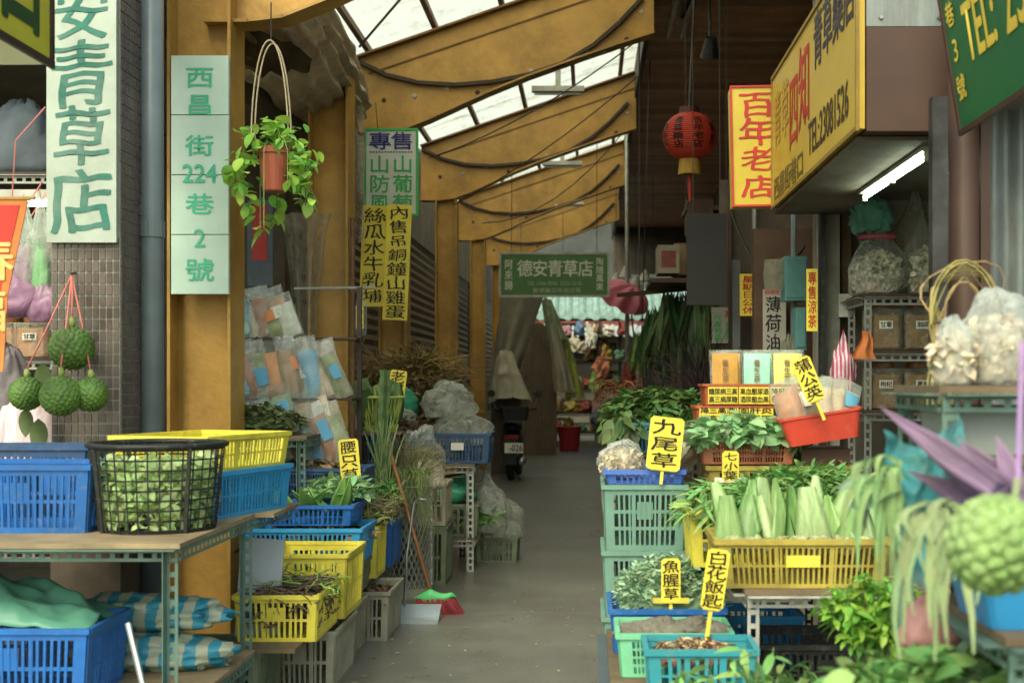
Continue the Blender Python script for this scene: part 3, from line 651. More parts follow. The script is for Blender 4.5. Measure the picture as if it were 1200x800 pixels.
# left table
tb = rack('display_table', 'teal slotted-angle table with worn plywood top in the left foreground', 'table', -3.3, -1.46, 4.55, 5.55, [.33, .92], TEALST, PLY)
MB().b2((.95, 1.02, .902), (1.93, 1.5, .92)).obj('shelf_board', PLY, tb); slot('side_rail', (1.9, 1.48, .877), (1.85, 1.0, .877), .042, (0, 0, 1), TEALST, tb)
crate('bright blue crate on the plywood table at the left edge', (-2.17, 5.02, .92), .56, .36, .245, BLUP)
crate('blue crate with dark rim behind the bright blue crate', (-2.35, 5.33, .92), .6, .22, .30, BLUD)
g = empty('round_basket', (P(185, 0, 5.0).x, 5.0, .92)); tag(g, 'round black mesh basket full of leafy greens on the plywood table', 'basket')
b = MB(); nb = 36
for j in range(nb):
    a = 2*math.pi*j/nb; b.bar((.218*math.cos(a), .218*math.sin(a), .004), (.252*math.cos(a), .252*math.sin(a), .325), .005, .005)
for k in range(9):
    z = .012+k*.038; r_ = .218+.034*z/.325; b.tube([(r_*math.cos(2*math.pi*j/40), r_*math.sin(2*math.pi*j/40), z) for j in range(41)], .0035, 4)
b.obj('mesh_body', BLKP, g); MB().tube([(.258*math.cos(2*math.pi*j/48), .258*math.sin(2*math.pi*j/48), .33) for j in range(49)], .011, 8).obj('rim', BLKP, g, smooth=True)
for j in range(4): 
    a = math.pi/4+j*math.pi/2; MB().bar((.222*math.cos(a), .222*math.sin(a), .0), (.257*math.cos(a), .257*math.sin(a), .325), .014, .014).obj('rib', BLKP, g)
MB().lathe([(0, .006), (.216, .006), (.216, 0), (0, 0)], 32).obj('bottom', BLKP, g)
n = 1500; th = U(0, 6.28, n); rr = .215*U(0, 1, n)**.22; pos = np.stack([rr*np.cos(th), rr*np.sin(th), U(.02, .27, n)], 1); tmq = leaf_t(.62, .1, .3)
V, F = scatter(tmq, pos, U(0, 6.28, n), U(-.9, .9, n), U(-1, 1, n), U(.035, .065, n)); rad = np.linalg.norm(V[:, :2], axis=1); kk = np.minimum(1, .212/np.maximum(rad, 1e-6)); V[:, :2] *= kk[:, None]; V[:, 2] = np.clip(V[:, 2], .012, None)
tag(link('leafy_greens', npmesh(V, F), M('leaf_pale', 'c2de92', .5, .15, 10, transl=.3, island=.35), None, g.location), 'pale green round leaves packed inside the black mesh basket', 'greens', None, 'stuff')
rzc = math.atan2(-.19, .62)
cx = P(252, 0, 5.3).x
ctr = Vector((-1.66, 5.62, 0))
crate('azure crate below the yellow one at the right end of the plywood table', (ctr.x, ctr.y, .92), .42, .62, .185, SKYP, rz=rzc, plate=False, platemat=PAPER)
crate('bright yellow empty crate stacked on the azure crate', (ctr.x-.03, ctr.y, 1.118), .46, .64, .135, YELP, rz=rzc, plate=False)
# under the table
crate('deep blue crate on the low shelf holding the green tarpaulin', (-2.12, 4.82, .33), 1.12 if 0 else .62, .4, .26, BLUP)
crate('deep blue crate at the lower left corner of the picture', (-2.8, 4.82, .33), .62, .4, .26, BLUP)
sheet('green_tarpaulin', 'crumpled mint green tarpaulin heaped over the low blue crates', 'tarpaulin',
      lambda u, v: (-3.05+u*1.23, 4.64+v*.5, .565+(.05+.25*math.sin(math.pi*min(1, u*1.02))**.7*(1-.55*u))*math.sin(math.pi*(.04+.92*v))**.6+.05*fnoise((u*3, v*2.2, 1), 1.6)*math.sin(math.pi*v)+.02*math.sin(u*26+v*9+3*noise.noise((u*4, v*4, 2)))*math.sin(math.pi*v)-.05*abs(noise.noise((u*7, v*4, 5)))*math.sin(math.pi*v)+.02*noise.noise((u*16, v*10, 7))), 90, 40, GTARP, th=.002)
STRIPE = bpy.data.materials.new('striped_bag'); STRIPE.use_nodes = True; N = STRIPE.node_tree.nodes; L = STRIPE.node_tree.links.new
wv = N.new('ShaderNodeTexWave'); wv.inputs['Scale'].default_value = 3.4; wv.inputs['Distortion'].default_value = .5; wv.inputs['Detail'].default_value = 1; tcn = N.new('ShaderNodeTexCoord'); L(tcn.outputs['Object'], wv.inputs['Vector'])
cr = N.new('ShaderNodeValToRGB'); cr.color_ramp.interpolation = 'CONSTANT'; cr.color_ramp.elements[0].color = (*lin('3a8ea6'), 1); cr.color_ramp.elements[1].position = .5; cr.color_ramp.elements[1].color = (*lin('aab09a'), 1)
L(wv.outputs['Fac'], cr.inputs[0]); L(cr.outputs[0], N['Principled BSDF'].inputs['Base Color']); N['Principled BSDF'].inputs['Roughness'].default_value = .35
sack('striped_bag', 'blue and cream striped woven bag lying on another under the table', 'bag', (-1.86, 5.28, .475), .74, .26, .14, STRIPE, 3, flat=.12, lump=.3, crease=.14, wrinkle=.012)
sack('striped_bag', 'lower blue and cream striped bag resting on the low shelf', 'bag', (-1.78, 5.22, .33), .7, .3, .145, STRIPE, 9, flat=.14, lump=.3, crease=.14, wrinkle=.012)
MB().tube([P(150, 730, 4.5), P(168, 805, 4.42)], .011, 8).obj('metal_rod', CHROME); o = tag(bpy.data.objects['metal_rod'], 'short steel rod leaning on the blue crate below the table', 'rod')
wb = MB().box((0, 0, .2), (.2, .02, .46)).obj('white_board', M('white_laminate', 'aeb9c6', .35, .05, 3, dirt=.1), None, P(301, 754, 5.95), (0, R(4), 0)); wb.location.z = .335; tag(wb, 'pale blue white board standing upright beside the table leg', 'board')

# breadfruit-like fruits on pink strings
def fruit(label, px, py, Y, r, seed):
    c = P(px, py, Y); o = empty('knobbly_fruit', c); tag(o, label, 'fruit', None)
    link('flesh', bumpy(r, 190, .14, seed, sq=1.0), M('fruit_green', '56792e', .5, .45, 9, .2, spec=.3, dirt=.35, dirtcol='4a4020'), o)
    MB().tube([(0, 0, r*.9), (.005, 0, r*1.2), (.0, 0, r*1.45)], [.012, .016, .01], 8).obj('stem', M('fruit_stem', '8fa04a', .6), o, smooth=True)
    return c+Vector((0, 0, r*1.4))
nail = P(84, 322, 5.96)
tops = [fruit('topmost dark green knobbly fruit hanging from pink twine on the pillar', 84, 408, 5.85, .098, 1), fruit('leftmost dark green knobbly fruit hanging from pink twine', 31, 461, 5.82, .076, 2),
        fruit('middle dark green knobbly fruit hanging lowest on the pillar', 71, 464, 5.72, .088, 3), fruit('rightmost green knobbly fruit hanging from pink twine', 106, 462, 5.8, .077, 4)]
for i, t in enumerate(tops):
    tag(MB().tube([nail, nail.lerp(t, .5)+Vector((.003, 0, 0)), t], .004, 6).obj('twine', PINK, smooth=True), ['pink twine holding the topmost fruit', 'pink twine holding the leftmost fruit', 'pink twine holding the lowest middle fruit', 'pink twine holding the rightmost fruit'][i], 'twine')
tag(MB().tube([nail+Vector((0, -.012, .006)), nail+Vector((0, .06, .012))], .005, 6).obj('nail', DARKSTEEL), 'small nail in the tiled pillar from which pink twine hangs', 'nail')
for px, py, L_, lb in ((45, 490, .16, 'dark leaf drooping below the leftmost hanging fruit'), (30, 478, .13, 'folded leaf under the leftmost hanging fruit'), (50, 425, .15, 'large dark leaf behind the topmost hanging fruit')):
    V, F = leaf_t(.5, .1, .3, 5); o = link('leaf', npmesh(V*L_, F, True), LEAF3, None, P(px, py, 5.88), (R(-75), 0, .3)); o.name = 'hanging_leaf'; tag(o, lb, 'leaf')

# shop interior behind the pillar on the left
rk = rack('shelf_rack', 'tall slotted steel rack inside the left shop behind the banner', 'rack', -4.2, -2.6, 6.9, 7.4, [.6, 1.25, 1.62, 2.62], GALV, DARKSTEEL, 3.4)
BLUS = M('navy_sack', '31495e', .8, .2, 4, .3); GRYS = M('grey_sack', '5f6a74', .8, .15, 4, .3); VIOS = film('violet_film', 'b98fb0', .75, .3, 8, .3)
sack('cloth_sack', 'grey and navy sack on the top shelf at the upper left', 'sack', (-3.12, 7.1, 2.62), .5, .42, .42, GRYS, 4); sack('cloth_sack', 'dark blue sack beside the white panel on the top shelf', 'sack', (-2.79, 7.05, 2.62), .36, .42, .4, BLUS, 6)
tl = empty('strip_light', (-3.1, 6.86, P(0, 238, 6.86).z)); tag(tl, 'lit white fluorescent tube inside the left shop', 'lamp')
LIT = M('lit_tube', 'e8fbf2', .3, 0, emit=14.); MB().tube([(-.6, 0, 0), (.55, 0, 0)], .018, 10).obj('tube', LIT, tl); MB().box((0, .02, .045), (1.3, .08, .05)).obj('housing', WHITEST, tl)
for i, (px, py, w, h, mt, lb) in enumerate(((28, 345, .16, .42, FMILK, 'white and purple plastic bag hanging beside the red banner'), (47, 350, .13, .46, FMILK, 'clear bag with green stalks hanging beside the tiled pillar'), (14, 372, .3, .22, VIOS, 'purple filled bag at the left edge under the hanging bags'), (52, 378, .2, .2, VIOS, 'violet bag partly hidden by the tiled pillar'))):
    q = P(px, py, 6.55); o = sack('hanging_bag', lb, 'bag', (q.x, 6.55, q.z), w, w*.7, h, mt, i*3, flat=.08, neck=.35)
    link('contents', blob(w*.7, w*.5, h*.55, seed=i), [VIOS, PAPG, VIOS, VIOS][i], o, (0, 0, .02))
    tag(MB().tube([(q.x, 6.55, q.z+h*.95), (q.x+.01, 6.62, 2.35), (q.x+.01, 6.885, 2.56)], .004, 5).obj('string', PINK), ['string tying the white and purple bag', 'string tying the clear bag with green stalks', 'string of the purple filled bag', 'string of the violet bag'][i], 'string')
for i, (px, py) in enumerate(((40, 405), (3, 405))):
    q = P(px, py, 6.98); jar(['plastic jar of amber slices on the left shop shelf', 'plastic jar of amber slices at the left picture edge'][i], (q.x, 7.02, 1.62), .19, .22, film('jar_film', 'd8d8c8', .25), CHIPB, PAPER, BLACK, '甘草')
crate('black crate on the left shop shelf below the jars', (-2.95, 7.12, 1.25), .6, .36, .2, BLKP)
sack('striped_sack', 'white and pink striped sack behind the hanging fruits', 'sack', (P(38, 0, 6.4).x, 6.4, .92+.0), .34, .3, .5, M('pinkwhite', 'c9b4bc', .7, .4, 5, stretch=(9, 1, 1)), 12); bpy.data.objects['striped_sack'].location.z = .96
sack('plastic_sack', 'grey plastic sack hanging at the left edge below the jars', 'sack', (P(8, 0, 6.5).x, 6.5, 1.3), .22, .22, .36, M('greysack2', '6d6468', .5, .3, 6, .3), 15)
MB().b2((-3.4, 6.2, .9), (-2.55, 6.75, .955)).obj('side_shelf', PLYD); sshelf = o = bpy.data.objects['side_shelf']; tag(o, 'worn board shelf behind the blue crates in the left shop', 'shelf')
for i, (x, y) in enumerate(((-3.35, 6.7), (-2.6, 6.7), (-3.35, 6.25), (-2.6, 6.25))): MB().b2((x-.02, y-.02, 0), (x+.02, y+.02, .9)).obj('leg', PLYD, bpy.data.objects['side_shelf'])
# red banner
a = P(-30, 232, 5.3); c = P(34, 430, 5.3)
bn = empty('hanging_banner', P(0, 235, 5.3)); tag(bn, 'red banner with orange border and gold dots hanging at the left edge', 'banner')
W0 = S(66, 5.3); H0 = S(200, 5.3)
sh = [(-W0, 0), (W0*.5, 0), (W0*.14, -H0*.55), (W0*.06, -H0), (-W0*.6, -H0)]
MB().prism(sh, -.003, .003).obj('border_cloth', M('banner_orange', 'd9771c', .6), bn); ins = [(-W0*.97, -.02), (W0*.36, -.02), (W0*.03, -H0*.5), (-W0*.03, -H0), (-W0*.6, -H0+.01)]
MB().prism(ins, -.0055, -.0035).obj('red_cloth', M('banner_red', 'c8200f', .6, .1), bn)
link('lettering', glyphs([('春', -.03, -.25, .16, .16), ('福', -.06, -.46, .16, .16)]), M('ink_gold', 'd9b45a', .5), bn, (0, -.008, 0))
MB().tube([(-W0, 0, .008), (W0*.62, 0, .008)], .009, 8).obj('rod', M('gold_rod', 'b98a3a', .4), bn)
MB().tube([(.05, 0, .012), (.055, .02, .25), (.06, .3, .45)], .003, 5).obj('cord', PINK, bn)

# hanging plant
Y = 6.9; c = P(322, 225, Y); hp = empty('hanging_plant', c); tag(hp, 'trailing green vine in a terracotta pot hung from a wire hoop', 'plant')
MB().lathe([(0, 0), (.062, 0), (.066, .005), (.084, .2), (.092, .202), (.092, .235), (.082, .236), (.08, .2), (0, .19)], 24).obj('pot', M('terracotta', '9a4a30', .6, .15, 8, dirt=.15), hp, smooth=False)
MB().lathe([(0, .2), (.081, .2)], 16).obj('soil', M('soil', '2e2318', .95), hp)
for s, y in ((-1, 0), (1, 0), (1, .03)):
    pass
for y in (-.03, .04):
    pts = [(.1*math.cos(t)-.02, y, .24+.57*math.sin(t)) for t in np.linspace(0, math.pi, 22)]; pts[0] = (.085, y, .18); pts[-1] = (-.105, y, .2)
    MB().tube(pts, .005, 6).obj('hoop', M('hoop_wire', 'a89878', .5), hp, smooth=True)
MB().tube([(-.02, 0, .8), (-.02, 0, 1.02)], .004, 6).obj('hook', DARKSTEEL, hp)
n = 300; tmq = leaf_t(.72, .08, .3, 4); pos = []
for i in range(n):
    if i < 110: a = rnd.uniform(0, 6.28); r_ = rnd.uniform(.02, .2); pos.append((r_*math.cos(a), r_*.8*math.sin(a), .25+rnd.uniform(-.06, .17)-r_*.3))
    else:
        k = i % 9; a = k*.7+.3; q = rnd.random(); r_ = .12+.12*((k*37) % 10)/10+.03*math.sin(q*8+k); pos.append((r_*math.cos(a)+rnd.gauss(0, .02), r_*.8*math.sin(a)+rnd.gauss(0, .015), .22-q*(.18+.3*((k*53) % 10)/10)))
pos = [p for p in pos if not (p[1] < .0 and abs(p[0]) < .11 and p[2] < .21)]; n = len(pos)
V, F = scatter(tmq, np.array(pos), U(0, 6.28, n), U(-1.1, .5, n), U(-.5, .5, n), U(.05, .1, n)); link('foliage', npmesh(V, F, True), M('leaf_vine', '9ad04a', .45, .15, 10, transl=.4, island=.35), hp)['kind'] = 'stuff'
b = MB()
for k in range(9):
    a = k*.7+.3; r_ = .12+.12*((k*37) % 10)/10; b.tube([(0, 0, .22), (r_*.7*math.cos(a), r_*.6*math.sin(a), .27), (r_*math.cos(a), r_*.8*math.sin(a), .2), (r_*math.cos(a), r_*.8*math.sin(a), .22-(.18+.3*((k*53) % 10)/10))], .003, 4)
b.obj('vines', GSTALK, hp)['kind'] = 'stuff'

# rolled tarpaulin and plastic sheets
def roll(u, v):
    A = P(318, 28, 8.0); B = P(388, 120, 11.6); c = A.lerp(B, v); a = 2*math.pi*u; r_ = .36*(1-.12*v)*(1+.12*fnoise((math.cos(a), math.sin(a), v*3), 1.5)+.07*math.sin(a*17+v*3+2*noise.noise((u*3, v*4, 0)))-.1*abs(noise.noise((u*6, v*5, 2))))
    return (c.x+r_*math.cos(a)*1.05, c.y, c.z+r_*math.sin(a)*(1.25 if math.sin(a) > 0 else .9))
sheet('rolled_tarpaulin', 'brown grey rolled tarpaulin bundle slung under the roof', 'tarpaulin', roll, 140, 40, TARP)
def wrinkled(p0, p1, Y, amp=.05, f=4.):
    A = P(p0[0], p0[1], Y); B = P(p1[0], p1[1], Y)
    return lambda u, v: (A.x+(B.x-A.x)*u+amp*.4*noise.noise((u*2, v*3, Y)), Y+amp*math.sin(u*f*3+2*noise.noise((u*3, v*2, Y)))*(.4+v), A.z+(B.z-A.z)*v+amp*.5*noise.noise((u*3, Y, 2)))
sheet('plastic_sheet', 'clear crinkled plastic sheet hanging below the rolled tarpaulin', 'sheet', wrinkled((380, 125), (428, 285), 10.6), 14, 24, film('sheet_film', 'b4aa94', .5, .2, 7, .3))
sheet('plastic_sheet', 'hazy plastic sheet bunched and tied above the packets', 'sheet', lambda u, v: (lambda A: (A.x+.19*(u-.5)*(1-.75*v**.6)*2.1, 9.4+.05*math.sin(u*16), A.z-v*1.3))(P(358, 250, 9.4)), 20, 20, FHAZE)
tag(MB().tube([P(413, 255, 9.7), P(413, 560, 9.7)*1], .02, 10).obj('thin_pipe', M('rusty_pipe', '7d5a35', .6, .3, 8, dirt=.5)), 'thin rusty pipe standing beside the ochre column', 'pipe')
tag(MB().tube([P(345, 338, 9.2), P(440, 337, 9.2)], .012, 8).obj('hanging_rail', GALV), 'grey horizontal rail running behind the packets to the strip signs', 'rail')

# signs on the left
Y = 11.2
def psign(name, label, x0, y0, x1, y1, Y, board, texts, **k):
    a, c = P(x0, y0, Y), P(x1, y1, Y)
    return sign(name, label, 'sign', ((a.x+c.x)/2, Y, (a.z+c.z)/2), c.x-a.x, a.z-c.z, board, texts, **k)
w = S(62, Y); h = S(100, Y)
psign('hanging_sign', 'white sign with green border, two blue and six green characters', 428, 152, 489, 252, Y, M('sign_white', 'c9cdc4', .5, .06, dirt=.12), [(ht('專售', -w*.42, w*.42, h*.36, h*.19), BLUEINK), (vt('山防風', -w*.22, -h*.48, h*.2, w*.34)+vt('山葡萄', w*.22, -h*.48, h*.2, w*.34), GREENINK)], frame=GREENINK, fw=.022)
o = MB()
for i in range(15): o.box(((i-7)*w*.055, 0, 0), (w*.03, .002, .012))
o.obj('dotted_rule', BLUEINK, bpy.data.objects['hanging_sign'], (0, -.01, h*.235))
w2, h2 = S(30, 11), S(118, 11)
psign('strip_sign', 'yellow strip sign on the left of the pair with black handwriting', 423, 241, 453, 359, 11.0, YEL, [(vt('絲瓜水牛乳埔', 0, -h2*.48, h2*.48, w2*.72), BLACK)], t=.006, jit=.06, ry=R(2))
psign('strip_sign', 'longer yellow strip sign on the right of the pair with black handwriting', 451, 240, 480, 375, 10.97, YEL, [(vt('內售吊銅鐘山雞蛋', 0, -h2*.56, h2*.56, w2*.66), BLACK)], t=.006, jit=.06, ry=R(2.5))
cable('wire from which the white and green sign hangs', [P(440, 120, 11.2), P(443, 153, 11.2)], .004, DARKSTEEL, 'hanging_wire')
bt = empty('plastic_bottle', P(423, 392, 9.15)); tag(bt, 'small clear bottle with a yellow label hung below the rail', 'bottle')
MB().lathe([(0, 0), (.04, 0), (.042, .02), (.042, .2), (.015, .27), (.015, .31), (0, .31)], 14).obj('body', FCLEAR, bt); link('lettering', glyphs(vt('絲瓜水', 0, .05, .19, .04)), BLACK, bt, (0, -.05, 0))
MB().b2((-.026, -.048, .04), (.026, -.044, .2)).obj('label_card', YEL, bt); MB().tube([(0, 0, .3), (.01, .05, .42)], .003, 5).obj('cord', BLKP, bt)
a = P(305, 300, 9.9)
psign('wall_poster', 'grey wall board with a red poster behind the packets', 290, 235, 320, 335, 9.6, GRYS, [], t=.02)
MB().box((0, -.014, .08), (.11, .004, .42)).obj('red_poster', M('poster_red', 'b8281c', .6, .2), bpy.data.objects['wall_poster'])
ORD = 'first second third fourth fifth sixth seventh eighth ninth tenth eleventh twelfth thirteenth fourteenth'.split()
# ---------------------------------------------------------------- left display of crates along the alley
bpk = MB().b2((-1.62, 5.66, .292), (-1.3, 9.7, .31)).obj('display_board', PLYD); tag(bpk, 'long worn board laid over low crates on the left', 'board')
crate('dull green crate on the floor below the worn board', (-1.72, 5.92, 0), .5, .42, .27, OLIVEP)
crate('grey crate on the floor nearest the camera on the left', (-1.4, 6.46, 0), .34, .54, .272, GREYP)
crate('middle grey crate on the floor under the worn board', (-1.44, 7.02, 0), .36, .48, .272, GREYP)
crate('grey crate with earth on the floor before the dustpan', (-1.32, 7.6, 0), .34, .52, .272, GREYP)
leafheap('dry_leaves', 'dry scraps inside the grey floor crate near the dustpan', 'scraps', (-1.32, 7.6, .2), .3, .48, .07, 160, .05, DRYD)
c1 = crate('yellow crate of root stalks on the worn board', (-1.42, 6.06, .311), .37, .5, .2, YELP)
stalks('root_stalks', 'brown root stalks heaped in the front yellow crate', 'stalks', (-1.42, 6.06, .38), 320, ROOT, lying(.31, .43, .17, .28, .04), .007)
stalks('green_shoots', 'thin green shoots lying on the root stalks', 'shoots', (-1.38, 6.12, .47), 50, M('shoot_green', '84b04a', .5, .2, island=.3), lying(.34, .42, .1, .24, .09), .004)
crate('yellow crate standing behind the crate of root stalks', (-1.42, 6.62, .311), .42, .5, .31, YELP)
crate('dark crate used as a riser under the blue crates', (-1.52, 7.22, .311), .5, .4, .16, OLIVEP)
crate('wide blue crate stacked behind the yellow crates', (-1.56, 7.18, .49), .64, .46, .19, SKYP, plate=False)
crate('upper blue crate holding fleshy green leaves', (-1.55, 7.2, .70), .5, .36, .1, BLUP, plate=False)
leafheap('brown_roots', 'dark roots lying in the wide blue crate', 'roots', (-1.56, 7.2, .55), .58, .42, .12, 120, .1, ROOT)
def blade(L_, w, th, bend=.3, fold=.25, n=8, tip=.0, curl=0., trunc=0):
    """thick pointed leaf blade along +Z, hollow on its -Y side"""
    V = []; F = []; m_ = 5
    for i in range(n+1):
        t = i/n; ww = w/2*(1-t**2.2*(1-tip))*(0.82+.3*math.sin(math.pi*min(1, t*1.1)))
        if trunc: ww = w/2*(1-trunc*t)
        y = bend*L_*t*t; z = L_*t*(1-.25*abs(bend)*t)
        for j in range(m_):
            s = (j/(m_-1)-.5)*2; V.append((s*ww, y-fold*ww*(s*s)+curl*s*t, z))
        for j in range(m_):
            s = (j/(m_-1)-.5)*2; V.append((s*ww*.96, y+th*(1-s*s)*(1-.8*t)+.001-fold*ww*(s*s)+curl*s*t, z))
    k = 2*m_
    for i in range(n):
        for j in range(m_-1):
            F.append((i*k+j, i*k+j+1, (i+1)*k+j+1, (i+1)*k+j)); F.append((i*k+m_+j+1, i*k+m_+j, (i+1)*k+m_+j, (i+1)*k+m_+j+1))
        F.append((i*k+m_, i*k, (i+1)*k, (i+1)*k+m_)); F.append((i*k+m_-1, i*k+2*m_-1, (i+1)*k+2*m_-1, (i+1)*k+m_-1))
    for j in range(m_-1): F.append((j+1, j, m_+j, m_+j+1))
    return npmesh(V, F, True)
AG = M('agave', '7fae4a', .4, .2, 8, transl=.15, objvar=.25)
for i in range(9):
    q = Vector((-1.73+i*.045, 7.06+rnd.uniform(-.04, .12), .78)); o = link('fleshy_leaf', blade(.2, .1, .02, .2, .3), AG, None, q, (R(rnd.uniform(20, 70)), R(rnd.uniform(-30, 30)), rnd.uniform(-1.2, 1.2)))
    tag(o, f'{ORD[i]} fleshy pale leaf from the left on the upper blue crate', 'leaf', 'fleshy leaves on the blue crate')
crate('small yellow crate of herbs behind the wide blue crate', (-1.42, 7.84, .311), .3, .34, .3, YELP, plate=False)
leafheap('herb_tuft', 'green and brown herb tufts over the small yellow crate', 'herbs', (-1.42, 7.84, .58), .34, .38, .14, 420, .05, M('herb_olive', '6f7d3f', .6, .2, 10, transl=.2, island=.5))
crate('small blue crate at the far end of the worn board', (-1.42, 8.34, .311), .34, .42, .28, BLUP, plate=False)
leafheap('herb_tuft', 'dry greyish herb tufts over the small blue crate', 'herbs', (-1.44, 8.34, .56), .36, .44, .18, 420, .06, DRY)
hr = rack('shelf_rack', 'slotted rack behind the crates carrying the wire basket', 'rack', -2.3, -1.66, 7.5, 8.75, [.74, 1.17], TEALST, PLYD)
crate('grey blue mesh crate below the herb packets', (-1.62, 7.78, .742), .56, .34, .22, BLUD, pitch=.016, rows=3, plate=False)
leafheap('dry_leaves', 'mixed dry leaves heaped in the grey blue mesh crate', 'leaves', (-1.62, 7.78, .85), .5, .3, .14, 320, .07, DRY)
leafheap('dry_leaves', 'loose grey green dried leaves beside the herb packets', 'leaves', (-2.0, 7.72, 1.172), .5, .32, .17, 700, .06, M('dry_green', '6b7a4a', .7, .25, 10, island=.5, transl=.15))
stake('yellow tag with three handwritten characters on the mesh crate', (P(414, 0, 7.55).x, 7.57, .75), .118, .26, .15, '腰只草', YEL, BLACK, YELP, ry=R(-5))
# packets
ps = empty('packet_stand', (-1.85, 8.28, 0)); tag(ps, 'dark stepped stand on which the herb packets lean', 'stand')
for x in (-.36, .36): MB().b2((x-.015, .02, 0), (x+.015, .05, 2.1)).obj('upright', DARKSTEEL, ps)
for z, y in ((1.0, -.42), (1.385, -.28), (1.77, -.12)): MB().b2((-.37, y, z-.015), (.37, .06, z)).obj('ledge', DARKSTEEL, ps)
FGL = film('gloss_film', 'f2f4f0', .14, .06, 11., .15)
_w = [FGL, FCLEAR, FGL]; _c = [CHIP, M('leaf_mix', '7a8a54', .7, .4, 20, island=.3), M('white_herb', 'c2c6b8', .7, .3, 16, island=.3), DRY, M('blue_print', '6aa8c8', .5, .3, 8), CHIPB, M('orange_print', 'd08a4a', .5, .35, 7), STRAW, M('mint_print', '9cc8b4', .5, .25, 8)]
_l = [None, PAPO, None, PAPB, None, PAPER, None, None, None]
def prow(z, y, pxs, w, h): return (z, y, tuple((px, w*rnd.uniform(.85, 1.15), h*rnd.uniform(.88, 1.1), _w[i % 3], _c[(i*5+int(z*10)) % 9], _l[(i*4+int(z*7)) % 9]) for i, px in enumerate(pxs)))
rows = [prow(1.0, 7.93, range(316, 412, 10), .13, .37), prow(1.385, 8.06, range(286, 410, 10), .135, .38), prow(1.77, 8.2, range(286, 356, 10), .13, .32)]
wn = ['bottom', 'middle', 'top']; cn = ORD
for r_, (z, y, lst) in enumerate(rows):
    for i, (px, w, h, fm, cm, lm) in enumerate(lst):
        packet(f'clear herb packet, {cn[i]} from the left in the {wn[r_]} row of the stand', (P(px, 0, y).x, y-.02+.012*(i % 2), z+.004), w, h, fm, cm, lm, rx=R(-9), ry=R(rnd.uniform(-24, -8)), rz=R(rnd.uniform(-25, 25)), th=.07, group='herb packets on the stand', lab=(rnd.uniform(.3, .6), rnd.uniform(.2, .45), rnd.uniform(-.15, .12)), header=None, seed=i*3+r_*11)
for i, px in enumerate((322, 342, 362, 384, 300)):
    packet(f'extra clear herb packet tucked between the rows, {ORD[i]} in order', (P(px, 0, 7.98).x, 7.9+.015*i, 1.1+.05*(i % 2)), .15, .34, FCLEAR, [CHIP, LEAF4, STRAW, CHIP, DRY][i], [None, PAPB, None, PAPER, None][i], rx=R(-12), ry=R(rnd.uniform(-30, -10)), rz=R(rnd.uniform(-25, 25)), th=.07, group='herb packets on the stand', lab=(.5, .3, .0), seed=80+i)
# cactus basket, stems, mesh bin, grasses
sd_ = empty('plant_stand', (-1.46, 8.98, 0)); tag(sd_, 'small dark stand carrying the lime basket of cactus', 'stand')
for x, y in ((-.13, -.1), (.13, -.1), (-.13, .12), (.13, .12)): MB().b2((x-.012, y-.012, 0), (x+.012, y+.012, 1.12)).obj('leg', DARKSTEEL, sd_)
MB().b2((-.16, -.13, 1.12), (.16, .15, 1.135)).obj('top', PLYD, sd_)
cb = empty('round_basket', (-1.46, 8.98, 1.137)); tag(cb, 'lime green lattice basket with cactus joints', 'basket')
b = MB()
for j in range(28):
    a = 2*math.pi*j/28; b.bar((.1*math.cos(a), .1*math.sin(a), 0), (.155*math.cos(a+.25), .155*math.sin(a+.25), .24), .006, .006); b.bar((.1*math.cos(a), .1*math.sin(a), 0), (.155*math.cos(a-.25), .155*math.sin(a-.25), .24), .006, .006)
b.lathe([(0, 0), (.1, 0), (.1, .006), (0, .006)], 24); b.obj('lattice', LIMEP, cb); MB().tube([(.158*math.cos(a), .158*math.sin(a), .242) for a in np.linspace(0, 6.2832, 33)], .01, 6).obj('rim', LIMEP, cb)
for i in range(11):
    a = rnd.uniform(0, 6.28); q = cb.location+Vector((.07*math.cos(a), .07*math.sin(a), .05))
    o = link('cactus_leaf', blade(rnd.uniform(.24, .36), .15, .03, .16, .2, tip=.75), [CACT, M('pad_green', '8a9c5c', .5, .25, 9)][i % 2], None, q, (R(rnd.uniform(-25, 25)), R(rnd.uniform(-25, 25)), a)); tag(o, 'broad cactus leaf sticking out of the lime basket', 'leaf', 'leaves in the lime basket')
b = MB(); prof = []
cs = [(math.cos(a)*(.032 if k % 2 == 0 else .012), math.sin(a)*(.032 if k % 2 == 0 else .012)) for k, a in enumerate(np.linspace(0, 2*math.pi, 9)[:-1])]
V = []; F = []
for i in range(20):
    z = i*.05; s_ = 1+.3*(i % 2); V += [(x*s_+.02*math.sin(z*3), y*s_, z) for x, y in cs]
for i in range(19):
    for j in range(8): F.append((i*8+j, i*8+(j+1) % 8, i*8+8+(j+1) % 8, i*8+8+j))
F.append(tuple(range(152, 160)))
o = b.add(V, F).obj('ribbed_cactus', CACT, None, (-1.47, 8.72, .62), (R(3), R(4), .4)); tag(o, 'tall ribbed cactus stem standing before the lime basket', 'cactus')
def up_stems(x, y, z0, L_, sp, lean=(0, 0)):
    def f(i):
        a = rnd.uniform(0, 6.28); r0 = rnd.uniform(0, .05); h_ = L_*rnd.uniform(.6, 1.1); dx, dy = rnd.gauss(lean[0], sp), rnd.gauss(lean[1], sp)
        return [Vector((x+r0*math.cos(a)+dx*t*t, y+r0*math.sin(a)+dy*t*t, z0+h_*t-abs(dx)*.3*t**3)) for t in np.linspace(0, 1, 5)]
    return f
stalks('stem_bundle', 'bundle of long pale green stems leaning by the cactus', 'stems', (0, 0, 0), 44, M('stem_green', '8aa86a', .5, .2, 9, island=.3, transl=.2), up_stems(-1.38, 8.56, .6, .62, .05), .009)
